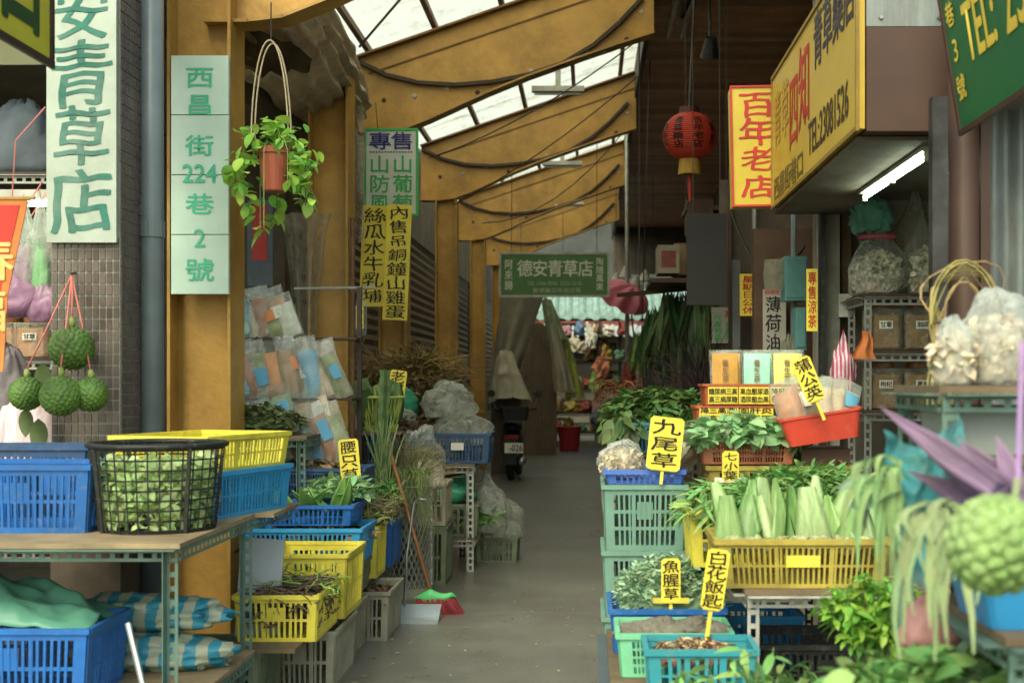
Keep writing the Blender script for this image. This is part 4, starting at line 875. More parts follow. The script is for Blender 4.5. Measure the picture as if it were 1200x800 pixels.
leafheap('leafy_bundle', 'leafy green bundle leaning beside the long stems', 'leaves', (-1.36, 8.5, .6), .22, .24, .22, 300, .07, LEAF1, leaf_t(.3, .1, .4), (-.4, 1.3))
leafheap('leafy_bundle', 'small leafy green bundle over the upper blue crate', 'leaves', (-1.42, 7.3, .8), .34, .26, .14, 260, .08, LEAF5, leaf_t(.4, .1, .4))
stalks('dry_grass', 'wispy dry grass spilling over the mesh bin', 'grass', (0, 0, 0), 200, M('grass_dry', '8a8a58', .7, .25, island=.45), up_stems(-1.24, 8.92, .62, .5, .16), .003)
stalks('dry_grass', 'hanging dry grass blades in front of the mesh bin', 'grass', (0, 0, 0), 120, M('grass_green', '7d9150', .6, .25, island=.4), lambda i: (lambda x, l: [Vector((x+.1*t*rnd.uniform(-.3, 1), 8.68-.05*math.sin(t*3), .86+.1*math.sin(t*2.6)-l*t*t)) for t in np.linspace(0, 1, 5)])(rnd.uniform(-1.4, -1.08), rnd.uniform(.1, .55)), .0032)
gb = sack('plastic_bag', 'clear bag stuffed with dry grass behind the mesh bin', 'bag', (-1.2, 9.15, .72), .34, .28, .42, FCLEAR, 171, lump=.3, crease=.1)
stalks('dry_grass', None, None, (0, 0, .05), 160, STRAW, lying(.24, .2, .25, .25, .06), .003, parent=gb)
stalks('dry_grass', 'loose dry grass lying over the small crates at the left', 'grass', (-1.42, 8.1, .62), 300, M('grass_dry', '8a8a58', .7, .25, island=.45), lying(.36, .8, .14, .3, .07), .0032)
mbn = empty('mesh_bin', (-1.26, 8.9, 0)); tag(mbn, 'tall bin of grey expanded metal mesh beside the broom', 'bin')
b = MB(); rr_ = .17; nn = 30
for j in range(nn):
    for s in (-1, 1):
        for k in range(8):
            a0 = 2*math.pi*j/nn+s*k*.21; a1 = a0+s*.21; b.bar((rr_*math.cos(a0), rr_*math.sin(a0), .06+k*.088), (rr_*math.cos(a1), rr_*math.sin(a1), .06+(k+1)*.088), .004, .004)
b.obj('mesh_wall', GALV, mbn); MB().lathe([(0, 0), (.175, 0), (.175, .07), (.168, .07), (.168, .012), (0, .012)], 28).obj('base', GREYP, mbn); MB().tube([(rr_*math.cos(a), rr_*math.sin(a), .765) for a in np.linspace(0, 6.2832, 33)], .009, 6).obj('rim', GALV, mbn)
crate('olive crate on the floor under the cream basket', (-1.2, 9.55, 0), .32, .42, .42, OLIVEP)
crate('cream slatted basket beside the broom handle', (-1.16, 9.5, .44), .24, .36, .3, M('cream_plastic', 'b5ad8c', .5, .15, dirt=.4), pitch=.04)
# broom and dustpan
br_ = empty('broom', P(508, 724, 8.2)); br_.location.z = 0; tag(br_, 'broom with red bristles and green head leaning by the crates', 'broom')
tp_ = P(453, 515, 8.62)-br_.location
hd = Vector((-.025, .02, .155))
MB().tube([hd, tp_], .0125, 10).obj('handle', M('broom_wood', '8a5a34', .5, .25, 6, stretch=(8, 8, .6)), br_, smooth=True)
b = MB()
def hb(u, v):
    a = 2*math.pi*v; x = (u-.5)*.27; e = max(.12, 1-(2*u-1)**4)
    return (x+.012, .03*math.cos(a)*e, .105+.03*math.sin(a)*e*(1+.9*math.exp(-((u-.38)/.16)**2))+.018*math.exp(-((u-.9)/.1)**2))
b.grid(hb, 20, 12).obj('head', M('broom_green', '3fae5e', .4), br_, smooth=True)
stalks('bristles', None, None, (0, 0, 0), 700, M('broom_red', 'a8323a', .7, .2, island=.3), lambda i: (lambda x, y: [Vector((x+.012+x*.3*t+.03*t, y+y*.6*t, .1*(1-t)+.003)) for t in np.linspace(0, 1, 5)])(rnd.uniform(-.12, .12), rnd.uniform(-.03, .03)), .003, parent=br_)
dp_ = empty('dustpan', P(492, 734, 7.95)); dp_.location.z = 0; tag(dp_, 'pale metal dustpan with a long thin handle on the floor', 'dustpan')
DPM = M('dustpan_metal', 'aebac0', .3, .08, metal=.3)
b = MB(); b.b2((-.13, -.1, .002), (.12, .12, .006)); b.add([(-.13, .12, .006), (.12, .12, .006), (.12, .11, .09), (-.13, .11, .09), (-.13, .124, .006), (.12, .124, .006), (.12, .114, .09), (-.13, .114, .09)], BOXF)
for x in (-.13, .118): b.add([(x, -.08, .006), (x, .118, .006), (x, .112, .09), (x, .06, .07), (x+.003, -.08, .006), (x+.003, .118, .006), (x+.003, .112, .09), (x+.003, .06, .07)], [(0, 1, 2, 3), (7, 6, 5, 4), (0, 4, 5, 1), (1, 5, 6, 2), (2, 6, 7, 3), (3, 7, 4, 0)])
b.add([(-.13, -.1, .055), (.12, -.1, .03), (.12, -.096, .006), (-.13, -.096, .006), (-.13, -.104, .055), (.12, -.104, .03), (.12, -.1, .006), (-.13, -.1, .006)], BOXF)
b.obj('pan', DPM, dp_); MB().tube([(-.11, .1, .08), (-.1, .14, .4), (-.06, .18, .72), (-.04, .18, .745), (.03, .18, .74)], .008, 8).obj('handle', CHROME, dp_, smooth=True)
# white rack with crates and bags
wr = rack('slotted_rack', 'white slotted rack carrying blue crates beside the aisle', 'rack', -1.95, -.9, 10.0, 10.62, [.27, .845], WHITEST, PLYD, w=.05)
crate('blue crate with a white label on the white slotted rack', (-1.03, 10.28, .847), .5, .5, .22, BLUD, platemat=PAPER, plate=False)
crate('darker blue crate next to the labelled one on the white rack', (-1.58, 10.24, .847), .5, .46, .24, BLUD)
leafheap('dark_sprigs', 'brown red sprigs heaped in the darker blue crate', 'sprigs', (-1.56, 10.24, 1.0), .46, .42, .22, 420, .07, DRYD)
sack('plastic_bag', 'large milky bag on top of the labelled blue crate', 'bag', (-1.13, 10.3, 1.2), .44, .36, .28, FMILK, 21, flat=.2, lump=.3); sack('plastic_bag', 'milky bag filling the labelled blue crate', 'bag', (-1.03, 10.28, .98), .5, .44, .24, FMILK, 24, flat=.25, lump=.3)
link('contents', blob(.36, .3, .2, seed=2), FLORET, bpy.data.objects['plastic_bag'], (0, 0, .01))
crate('olive mesh crate on the low shelf of the white rack', (-1.1, 10.24, .272), .46, .4, .24, OLIVEP, pitch=.05, rows=3, plate=False)
sack('plastic_bag', 'teal plastic bag on the olive mesh crate', 'bag', (-1.15, 10.25, .53), .5, .36, .2, FGREEN, 31, lump=.3); 
sack('plastic_bag', 'thin clear bag draped over the dark crate left of the milky bags', 'bag', (-1.6, 10.2, 1.08), .4, .34, .2, FMILK, 191, lump=.4, crease=.2); sack('plastic_bag', 'clear milky bag drooping beside the white rack', 'bag', (-.83, 10.35, .28), .32, .3, .44, FMILK, 33, neck=.3, lump=.3); sack('plastic_bag', 'thin white bag spread at the foot of the rack by the aisle', 'bag', (-.72, 10.7, .2), .36, .4, .28, FMILK, 37, lump=.35)
crate('low crate under the thin white bag by the aisle', (-.76, 10.72, 0), .34, .4, .19, OLIVEP)
leafheap('green_leaves', 'bright green leaf tips sticking out below the white bag', 'leaves', (-.84, 10.25, .32), .2, .2, .14, 40, .16, LEAF1, leaf_t(.2, .1, .3))
dt = rack('slotted_rack', 'dark rack behind carrying the heap of dried herbs', 'rack', -2.2, -1.05, 10.85, 11.75, [.95], DARKSTEEL, PLYD)
def mound(name, label, loc, w, d, h, n, ln, mat, rz=0):
    return leafheap(name, label, 'herbs', loc, w, d, h, n, ln, mat, leaf_t(.28, .1, .3), (-.6, 1.1), .75, rz)
mound('dried_herbs', 'big heap of brown dried herbs before the ochre column', (-1.6, 11.3, .95), 1.1, .8, .78, 4200, .11, DRY); mound('dried_herbs', 'dark dried herbs at the right of the brown heap', (-1.25, 11.0, .95), .55, .5, .48, 1300, .1, DRYD)
stalks('straw_sprays', 'upright brown sprays rising from the dried herb heap', 'sprays', (0, 0, 0), 260, M('spray_brown', '7a6a3c', .8, .25, island=.5), up_stems(-1.5, 11.2, 1.38, .46, .3), .005)
stalks('straw_sprays', 'golden straw sprays on top of the dried herb heap', 'straw', (-1.55, 11.2, 1.5), 260, M('golden_straw', 'b8974a', .7, .2, island=.4), lying(.9, .5, .22, .3, .12), .004)
sack('plastic_bag', 'mint green bag between cactus basket and milky bags', 'bag', (-1.62, 10.6, 1.2), .4, .34, .24, FGREEN, 41, lump=.25); sack('white_sack', 'pale sack behind the lime basket', 'sack', (-1.95, 10.15, 1.09), .3, .3, .36, M('pale_sack', '9b927c', .8, .2, 4, .3), 43)
stake('small yellow tag reading one large character above the cactus', (P(463, 0, 9.3).x, 9.2, 1.2), .12, .2, .18, '老草', YEL, BLACK, YELP, ry=R(7))
# low mint bags on the floor at the left bottom
sheet('green_tarpaulin', 'mint green plastic sheet on the floor below the board', 'tarpaulin', lambda u, v: (-1.9+u*.62, 5.3+v*.4, .02+.26*math.sin(math.pi*v)**.7*(1-u*.75)*(.75+.25*noise.noise((u*4, v*4, 3)))+.02*math.sin(u*20+v*8)*math.sin(math.pi*v)), 24, 14, GTARP)
def ribbons(name, label, cat, n, mat, fn, w):
    V = []; F = []
    for i in range(n):
        pts = fn(i); k = len(pts); tw = rnd.uniform(-.7, .7); ww = w*rnd.uniform(.6, 1.25); b0 = len(V)
        for j, p in enumerate(pts):
            t = j/(k-1); a = tw*(1-t)+rnd.uniform(-.1, .1); h_ = ww*(.75+.5*math.sin(math.pi*t))*(1-.75*t**3)/2; d = Vector((math.cos(a), math.sin(a), 0))*h_
            V += [p-d, p+Vector((0, .006, 0))*(1-t), p+d]
        for j in range(k-1):
            a = b0+3*j; F += [(a, a+1, a+4, a+3), (a+1, a+2, a+5, a+4)]
    o = link(name, npmesh([tuple(v) for v in V], F, True), mat); return tag(o, label, cat, None, 'stuff')
# ================================================================ RIGHT SIDE
# shop box with yellow sign
fb = empty('sign_box', (1.15, 5.3, 2.53)); tag(fb, 'brown fascia box behind the long yellow shop sign', 'fascia')
MB().b2((0, 0, 0), (.37, 2.46, .43)).obj('brown_panel', BROWNP, fb); MB().b2((.0, .004, .434), (.37, 2.46, .8)).obj('metal_panel', ZINC, fb)
for x in (.06, .3): MB().lathe([(0, .008), (.008, .008), (.01, 0)], 8).obj('rivet', CHROME, fb, (x, .002, .47), (R(90), 0, 0))
MB().b2((-.02, .1, -.022), (.4, 2.5, -.004)).obj('underside_board', M('stained_board', '6e6250', .8, .35, 3, .1, dirt=.6, dirtcol='33291f'), fb)
YS = M('yellow_sign2', 'bd9c12', .4, .12, 2, dirt=.25, dirtcol='8a6a1c')
W_, H_ = 2.46, .78
sg = sign('shop_sign', 'long yellow shop sign with red and dark characters receding into the alley', 'sign', (1.128, 6.53, 2.93), W_, H_, YS,
     [([('四', -.42, .02, .26, .4), ('知', -.08, .08, .3, .42)], REDINK), (ht('青草藥店', .2, 1.18, .22, .26), M('ink_indigo', '2a2438', .5)), ([('TEL:23081526', .55, -.22, 1.0, .16)], M('ink_dark2', '3a2a18', .5)), (ht('西昌街巷口', -1.15, -.1, -.3, .13), M('ink_faded', '6a5a20', .6)), ([('青', -1.0, .1, .22, .3), ('草', -.72, .1, .22, .3)], M('ink_ochre', 'a8821c', .6))],
     t=.03, rz=R(-90), frame=M('sign_edge', '8a6c1a', .5), fw=.02)
w, h = S(60, 7.85), S(138, 7.85)
sg = sign('projecting_sign', 'tall yellow sign with four big red characters beside the lantern', 'sign', P(886, 174, 7.85), w, h, M('yellow_sign3', 'c4ab0c', .4, .08, dirt=.12, dirtcol='8a7420'), [(vt('百年老店', 0, -h*.46, h*.46, w*.62), REDINK)], t=.16, ry=R(-1.2), frame=REDINK, fw=.012, jit=.03, bold=1.5)
MB().b2((-.02, .08, -.3), (.02, .34, -.26)).obj('bracket', DARKSTEEL, sg)
# green sign, posts, zinc sheet, shop interior
G = M('green_sign', '14683a', .4, .1, 3, dirt=.15)
sg = sign('green_sign', 'green sign with yellow telephone lettering at the upper right', 'sign', (1.34, 3.98, 2.86), 1.62, .88, G,
     [([('TEL:', -.43, -.13, .32, .2), ('2308-1526', .3, -.12, .95, .24)], YELINK), ([('224', -.72, .13, .085, .075), ('巷', -.72, -.02, .085, .085), ('3', -.72, -.15, .05, .08), ('號', -.715, -.29, .085, .085), ('福', -.4, .22, .3, .36), ('春', 0, .22, .34, .36)], YELINK)],
     t=.03, rz=R(-90), rx=R(9), frame=BROWNP, fw=.02)
cable('steel hanger holding the green sign to the zinc wall', [(1.42, 4.6, 2.75), (1.6, 5.28, 2.75)], .012, DARKSTEEL, 'hanger')
MB().b2((1.335, 4.97, 0), (1.395, 5.03, 2.6)).obj('steel_post', M('black_post', '2c2a2a', .45, .4, 7, metal=.3, dirt=.4, dirtcol='6a6a68')); tag(bpy.data.objects['steel_post'], 'dark steel post at the shop opening on the right', 'post')
pp = empty('round_post', (1.5, 5.12, 0)); tag(pp, 'round brown post beside the corrugated zinc sheet', 'post'); MB().tube([(0, 0, 0), (0, 0, 3.4)], .06, 18).obj('shaft', BROWNP, pp, smooth=True); MB().b2((.062, -.02, 0), (.1, .03, 3.0)).obj('edge_strip', BROWNP, pp)
MB().grid(lambda u, v: (1.62+u*1.0, 5.3+.018*math.cos(u*math.pi*2*9), v*3.2), 90, 1).obj('zinc_sheet', ZINC, smooth=True); tag(bpy.data.objects['zinc_sheet'], 'vertical corrugated zinc sheet wall at the right edge', 'wall')
tl = empty('strip_light', (1.47, 6.2, 2.47)); tag(tl, 'lit fluorescent tube under the right shop ceiling', 'lamp')
MB().tube([(0, -.62, 0), (0, -.03, 0)], .011, 10).obj('tube', LIT, tl); MB().tube([(0, .03, 0), (0, .6, 0)], .011, 10).obj('tube', LIT, tl); MB().b2((-.03, -.66, .02), (.05, .64, .06)).obj('housing', WHITEST, tl)
for y in (-.64, 0, .62): MB().b2((-.012, y-.015, -.02), (.012, y+.015, .02)).obj('socket', WHITEST, tl)
MB().b2((1.42, 7.8, 0), (1.53, 7.99, 2.6)).obj('plaster_post', M('old_plaster', '8a8a7e', .85, .25, 5, .15, dirt=.5)); tag(bpy.data.objects['plaster_post'], 'stained pale plaster post at the back of the right shop opening', 'post')
MB().b2((1.395, 7.7, 0), (1.425, 7.78, 2.6)).obj('door_jamb', BLKP); tag(bpy.data.objects['door_jamb'], 'thin black jamb in front of the plaster post', 'jamb')
MB().b2((1.56, 7.9, 1.95), (1.62, 7.98, 2.55)).obj('timber_stud', PLYD); tag(bpy.data.objects['timber_stud'], 'short timber stud beside the plaster post', 'stud')
sw = MB().b2((-.04, -.02, -.07), (.04, 0, .07)).obj('switch_box', WHITEST, None, P(990, 358, 7.78)); tag(sw, 'white switch box on the plaster post', 'switch'); MB().b2((-.012, -.028, -.02), (.012, -.02, .02)).obj('rocker', WHITEST, sw)
sr = rack('jar_shelf', 'steel shelf of amber jars inside the right shop', 'shelf', 1.57, 2.3, 7.3, 7.75, [.9, 1.33, 1.67, 1.99], GALV, WOOD, 2.0)
FJ = film('jar_film', 'd8d8c8', .25)
AMB = M('amber_slices', '8a6426', .6, .35, 30, .3, bscale=60)
for i, (x, z) in enumerate(((1.7, 1.675), (1.91, 1.675), (1.7, 1.335), (1.91, 1.335))):
    jar(['amber jar at the left of the upper jar row', 'amber jar at the right of the upper jar row', 'amber jar at the left of the lower jar row', 'amber jar at the right of the lower jar row'][i], (x, 7.42, z), .195, .27, FJ, AMB, PAPER, BLACK, ['甘草', '車前草', '枸杞', '黃連'][i])
o = chipbag('herb_bag', 'big clear bag of pale slices with green cloth top in the right shop', (1.68, 7.45, 1.993), .34, .3, .34, FCLEAR, FLORET, 51, 700, .04)
link('cloth_top', blob(.2, .15, .3, seed=5, flat=.05, neck=.5, lump=.5, crease=.2), M('green_cloth', '5a9a84', .8, .25, 6, .4, transl=.2), o, (-.03, 0, .31), (0, R(-8), 0)); MB().tube([(.1*math.cos(a), .08*math.sin(a), .335) for a in np.linspace(0, 6.283, 17)], .018, 6).obj('red_tie', M('red_tie', 'a04050', .6), o)
chipbag('herb_bag', 'second clear bag of pale slices at the right of the shop shelf', (1.94, 7.45, 1.993), .22, .26, .36, FCLEAR, FLORET, 55, 500, .04)
chipbag('herb_bag', 'bag of brownish slices behind the other bags on the shop shelf', (1.95, 7.62, 1.993), .4, .2, .5, FHAZE, CHIPB, 57, 300, .05)
# lantern
Y = 11.0; c = P(808, 160, Y); ln_ = empty('paper_lantern', c); tag(ln_, 'round red paper lantern with black characters and yellow fringe', 'lantern')
r_ = S(31.5, Y); hh = S(27, Y); prof = []
for i in range(45):
    t = -1+2*i/44; rr = r_*math.sqrt(max(0, 1-(t*.93)**2))*(1+.012*math.cos(i*math.pi)); prof.append((max(.02, rr), t*hh))
MB().lathe(prof, 40).obj('shade', M('lantern_red', 'd8442a', .5, .12, 5, transl=.35), ln_, smooth=False)
g = glyphs(vt('青草藥店', -.105, -.13, .14, .075)+vt('百年老店', .055, -.13, .14, .075)+vt('西昌街', -.24, -.1, .1, .06)+vt('專售', .19, -.1, .1, .06))
for v in g.vertices:
    a = v.co.x/r_*1.15; zz = v.co.z; rr = (r_*math.sqrt(max(0, 1-(zz/hh*.93)**2)))*1.02; v.co = (rr*math.sin(a), -rr*math.cos(a), zz)
link('lettering', g, BLACK, ln_)
MB().lathe([(.0, hh+.05), (.085, hh+.05), (.09, hh-.01), (0, hh-.01)], 20).obj('top_cap', M('lantern_cap', '4a1c14', .5), ln_); MB().lathe([(0, -hh+.02), (.085, -hh+.02), (.1, -hh-.13), (.09, -hh-.13), (.08, -hh)], 24).obj('fringe', M('fringe_gold', 'b98e26', .7, .3, 40, .3), ln_)
MB().tube([(0, 0, -hh), (0, 0, -hh-.2), (.004, 0, -hh-.36)], [.006, .022, .012], 8).obj('tassel', M('tassel_red', 'a82a20', .7), ln_); MB().tube([(0, 0, hh+.04), (.05, .1, 1.2), (.12, .4, 2.03)], .012, 6).obj('cord', BLKP, ln_)
for i, px in enumerate((790, 806)):
    Y = 13.4; x = (px-690)*Y/1500+.0; tl = empty('ceiling_tube', (x, Y, 5.33)); tag(tl, ['unlit white ceiling tube on the left of the pair', 'unlit white ceiling tube on the right of the pair'][i], 'lamp')
    MB().tube([(0, -.9, 0), (0, .9, 0)], .03, 8).obj('tube', M('dull_tube', 'b9bdb6', .3), tl); MB().b2((-.04, -.95, .02), (.04, .95, .05)).obj('housing', WHITEST, tl)
cable('black conduit bundle running along the plank soffit to the lantern', [(1.05, 12.0, 5.3), (.98, 13.5, 5.33), (1.2, 9.2, 5.3)], .03, BLKP, 'conduit')
sp = empty('spot_lamp', (1.1, 11.6, 4.5)); tag(sp, 'small black spot lamp hanging above the lantern', 'lamp'); MB().lathe([(0, .1), (.05, .1), (.09, -.08), (.08, -.08), (0, .02)], 14).obj('shade', BLKP, sp, rot=(R(30), 0, 0)); MB().tube([(0, 0, .08), (0, .2, .88)], .012, 6).obj('stem', BLKP, sp)
MB().lathe([(0, -.06), (.06, -.06)], 14).obj('lens', PAPER, sp, rot=(R(30), 0, 0))

# green crate stack by the aisle
pal = empty('wooden_pallet', (.25, 5.95, 0)); tag(pal, 'low wooden block under the green crate stack', 'pallet')
for x in (-.15, 0, .15): MB().b2((x-.05, -.24, .11), (x+.05, .24, .15)).obj('plank', PLYD, pal)
for y in (-.2, .2): MB().b2((-.19, y-.04, 0), (.19, y+.04, .11)).obj('runner', PLYD, pal)
for i in range(3): crate(['lowest dull green crate of the stack by the aisle', 'middle dull green crate of the stack by the aisle', 'topmost green crate of the stack by the aisle'][i], (.25, 5.95, .151+i*.294), .36, .5, .28, GRNP, rows=3, pitch=.022)
crate('shallow blue tray inside the top of the green crate stack', (.25, 5.93, 1.036), .34, .46, .05, M('violet_blue_plastic', '3f68c0', .4, .1, dirt=.2), plate=False, rows=1)
chipbag('herb_bag', 'clear bag of dried chips on the green crate stack', (.15, 5.88, 1.06), .22, .26, .16, FCLEAR, CHIP, 61, 600, .03, .0)
for i in range(4): packet(['flat packet leaning on the right of the chip bag, front one', 'flat packet leaning behind the tall yellow name board', 'reddish flat packet leaning right on the green crate stack', 'rear flat packet on the green crate stack'][i], (.33+i*.025, 5.8+i*.07, 1.09), .13, .2, FCLEAR, [CHIP, DRY, CHIPB, CHIP][i], [PAPB, PAPER, M('label_red', 'b03a24', .6), PAPT][i], rx=R(-8), ry=R(28+i*6), rz=R(-10), lab=(.5, .5, 0), seed=i)
stake('large yellow name board with three characters on the green crate stack', (P(775, 0, 5.62).x, 5.66, 1.04), .15, .235, .07, '九尾草', YEL, BLACK, YELP, ry=R(6))
# low rack with greens
lr = rack('low_rack', 'low slotted rack carrying mint and teal baskets', 'rack', .085, .535, 4.2, 5.5, [.43], M('dark_slot', '4c5a60', .5, .2, dirt=.4), PLYD)
crate('dark blue crate full of grey green herbs by the aisle', (.31, 5.2, .432), .44, .4, .16, BLUP)
leafheap('herb_sprigs', 'feathery grey green herb sprigs in the dark blue crate', 'herbs', (.33, 5.24, .52), .42, .36, .26, 2600, .038, LEAF4, leaf_t(.3, .1, .3))
crate('mint green basket with grey roots on the low rack', (.31, 4.75, .432), .4, .3, .145, MINTP, pitch=.014, rows=4, plate=False)
for i in range(5): sack('root_slab', 'grey wrinkled slab of root lying across the mint basket', 'root', (.18+i*.07, 4.76+.03*(i % 2), .54+.012*(i % 2)), .2, .14, .06, M('grey_root', '6f6a5e', .85, .3, 12, .5), 70+i, rz=i*.5, group='grey root slabs in the mint basket', lump=.3)
crate('teal basket of root pieces at the bottom of the picture', (.38, 4.42, .432), .36, .24, .15, M('teal_plastic', '2a9aa8', .4, .1, dirt=.2), pitch=.03, plate=False)
leafheap('root_pieces', 'knobbly pale root pieces in the teal basket', 'roots', (.36, 4.42, .5), .28, .18, .1, 420, .03, M('pale_root', 'a88c64', .7, .25, island=.4), leaf_t(.5, .5, .4))
stake('yellow herb tag with three characters standing in the feathery sprigs', (P(786, 0, 5.02).x, 5.02, .56), .075, .17, .08, '魚腥草', YEL, BLACK, YELP, cross=True)
stake('tall tilted yellow herb tag above the teal basket', (P(826, 0, 4.5).x, 4.52, .53), .08, .215, .17, '白花飯匙', YEL, BLACK, YELP, ry=R(8))
# aloe table
wt = rack('slotted_table', 'white slotted table under the crate of aloe leaves', 'table', .575, 1.3, 4.64, 6.2, [.3, .74], WHITEST, PLYD)
crate('dark crate on the lower shelf of the white slotted table', (.9, 4.95, .302), .5, .36, .2, BLKP); crate('blue basket on the lower shelf of the white slotted table', (.72, 4.85, .302) if 0 else (.74, 5.5, .302), .3, .3, .2, SKYP)
crate('worn yellow crate of cut aloe leaves', (.78, 4.84, .742), .62, .36, .165, YELD, pitch=.02, rows=2, plate=False, platemat=YELP)
for i in range(18):
    x = .525+(i if i < 9 else (i-9)+.5)*.062+rnd.uniform(-.01, .01); yb = 4.73+.11*(i//9)+rnd.uniform(0, .04); L_ = rnd.uniform(.18, .23)+.05*(i//9)
    o = link('aloe_leaf', blade(L_, rnd.uniform(.11, .15), .035, rnd.uniform(.05, .22), rnd.uniform(-.3, .35), n=10, trunc=rnd.uniform(.55, .9), curl=rnd.uniform(-.02, .02)), [ALOE, M('aloe_dark', '6f9a4c', .32, .35, 9, .1, transl=.15, objvar=.2, stretch=(9, 9, .8), dirt=.3, dirtcol='9ab07a'), M('aloe_pale', 'a3bf7c', .32, .3, 9, .1, transl=.15, objvar=.15, stretch=(9, 9, .8))][i % 3], None, (x, yb, .895), (R(rnd.uniform(-20, 0)), R((x-.78)*60+rnd.uniform(-16, 14)), R(rnd.uniform(-35, 30))))
    tag(o, f'{ORD[i]} cut aloe leaf from the left in the front row of the crate' if i < 9 else f'{ORD[i-9]} cut aloe leaf from the left in the back row of the crate', 'leaf', 'aloe leaves in the crate')
    MB().lathe([(0, .006), (.03, .004), (.042, -.012), (.03, -.02), (0, -.02)], 10).obj('cut_end', ALOEC, o, (0, -.015, .0), (R(60), 0, 0))
for i in range(7):
    o = link('aloe_stub', blob(.075, .045, .03, seed=80+i, lump=.5, crease=.2), ALOEC, None, (.545+i*.078, 4.695+.015*(i % 2), .9), (R(30), 0, rnd.uniform(-.6, .6))); tag(o, f'{ORD[i]} pale cut aloe stub from the left along the crate rim', 'leaf stub', 'aloe stubs in the crate')
leafheap('green_herbs', 'thin leaved green herbs heaped behind the aloe', 'herbs', (.9, 5.3, .9), .62, .3, .24, 2000, .07, LEAF1, leaf_t(.2, .1, .3)); 
crate('yellow crate turned sideways left of the aloe', (.64, 5.36, .742), .46, .36, .22, YELP, plate=False); leafheap('green_herbs', 'green blades spilling from the sideways yellow crate', 'herbs', (.55, 5.3, .88), .3, .36, .2, 420, .1, LEAF1, leaf_t(.14, .1, .5), (-.6, .9))
crate('dark green crate hidden behind the aloe as a base', (.9, 5.95, .742), .6, .36, .18, OLIVEP)
crate('old yellow crate behind the aloe under the brown basket', (.86, 5.93, .945), .64, .36, .155, YELD, rows=1, plate=False)
crate('terracotta coloured basket of round leaves', (.72, 5.92, 1.12), .42, .28, .1, TERRP, pitch=.012, rows=3, plate=False)
leafheap('round_leaves', 'blue green round leaves overflowing the terracotta basket', 'leaves', (.72, 5.9, 1.17), .48, .34, .16, 620, .075, LEAF5, leaf_t(.6, .1, .4, 4), (-.8, .8))
leafheap('berry_sprigs', 'dark red sprigs at the right of the aloe herbs', 'sprigs', (1.1, 5.6, .93), .3, .24, .2, 420, .04, DRYD)
stake('small yellow herb tag with white cross bar before the old yellow crate', (P(857, 0, 5.52).x, 5.56, .98), .072, .13, .09, '七小葉', YEL, BLACK, PAPER, cross=True)
# red basin
rb = MB().b2((.96, 5.78, 1.12), (1.18, 6.05, 1.19)).obj('wooden_box', WOOD); tag(rb, 'small brown box propping up the red basin', 'box')
tray('red plastic basin tilted on the old yellow crate', (1.05, 5.8, 1.225), .36, .26, .13, REDP, ry=R(-9))
for i in range(5): packet(['clear packet of roots lying in the red basin, front one', 'long packet of roots in the middle of the red basin', 'crinkled clear packet sticking up at the back of the red basin', 'milky packet at the right of the red basin', 'pale blue packet at the left of the red basin'][i], (.93+.058*i, 5.72+.035*i, 1.29), .14, .24, [FCLEAR, FCLEAR, FMILK, FMILK, FCLEAR][i], [CHIPB, DRY, CHIP, CHIP, CHIP][i], [None, PAPER, None, None, PAPB][i], rx=R(-20), ry=R(-24+12*i), rz=R(10*i-20), th=.07, seed=i+30)
stake('tilted yellow herb tag with three characters on the red basin', P(966, 492, 5.6), .085, .2, .1, '蒲公英', YEL, BLACK, YELP, ry=R(-22))
# trays of packets
tr_ = rack('slotted_rack', 'rack carrying the two labelled packet trays', 'rack', .55, 1.2, 6.36, 6.85, [.6, 1.285], DARKSTEEL, WOOD)
TB = [('lower yellow labelled tray under the packet tray', .74, 1.287, .4), ('orange tray of packets with yellow label boards', .83, 1.372, .5)]
for i, (lb, x, z, w) in enumerate(TB):
    t_ = tray(lb, (x, 6.58, z), w, .3, [.082, .108][i], M('orange_plastic', 'b0542a', .45, .12), name='packet_tray', cat='tray', taper=.97)
    n = [2, 3][i]; ww = w*.94/n
    for k in range(n):
        cx = -w*.47+ww*(k+.5); bo = MB().box((cx, -.158, [.04, .05][i]), (ww-.006, .004, [.06, .085][i])).obj('label_board', YEL, t_)
        tx = [['降三高酒', '固肝炎'], ['糖尿病三高', '高血壓尿酒', '降肝固痛']][i][k]; q = [.04, .05][i]
        link('lettering', glyphs(ht(tx, cx-ww*.46, cx+ww*.46, q+.02, .03)+ht(tx[::-1], cx-ww*.46, cx+ww*.46, q-.02, .03)), BLACK, bo, (0, -.1625, 0))
for i, (px, cm, lm, lb) in enumerate(((849, PAPO, M('label_amber', 'c9932c', .6), 'amber herb tea packet at the left of the orange tray'), (886, PAPT, M('label_mint', '93cfb6', .6), 'mint herb tea packet in the middle of the orange tray'), (921, PAPY, M('label_lemon', 'd3cf5c', .6), 'lemon yellow herb tea packet at the right of the orange tray'))):
    for k in range(2):
        packet(lb if k == 0 else lb.replace('packet', 'packet standing behind').replace(' at the', ', at the').replace(' in the', ', in the'), (P(px, 0, 6.5).x+k*.02, 6.47+k*.06, 1.4), .155, .255, FCLEAR, cm, lm, rx=R(-7), rz=R(rnd.uniform(-6, 6)), th=.03, lab=(.84, .72, .06), seed=i*2+k+60, text=(vt('養生茶', 0, -.06, .06, .03), M('ink_soft', '7a5a3a', .6)) if k == 0 else None)
PSTRIPE = STRIPE.copy(); PSTRIPE.name = 'pink_striped_bag'
for n_ in PSTRIPE.node_tree.nodes:
    if n_.type == 'VALTORGB': n_.color_ramp.elements[0].color = (*lin('a8486a'), 1); n_.color_ramp.elements[1].color = (*lin('c8b0b4'), 1)
    if n_.type == 'TEX_WAVE': n_.inputs['Scale'].default_value = 16
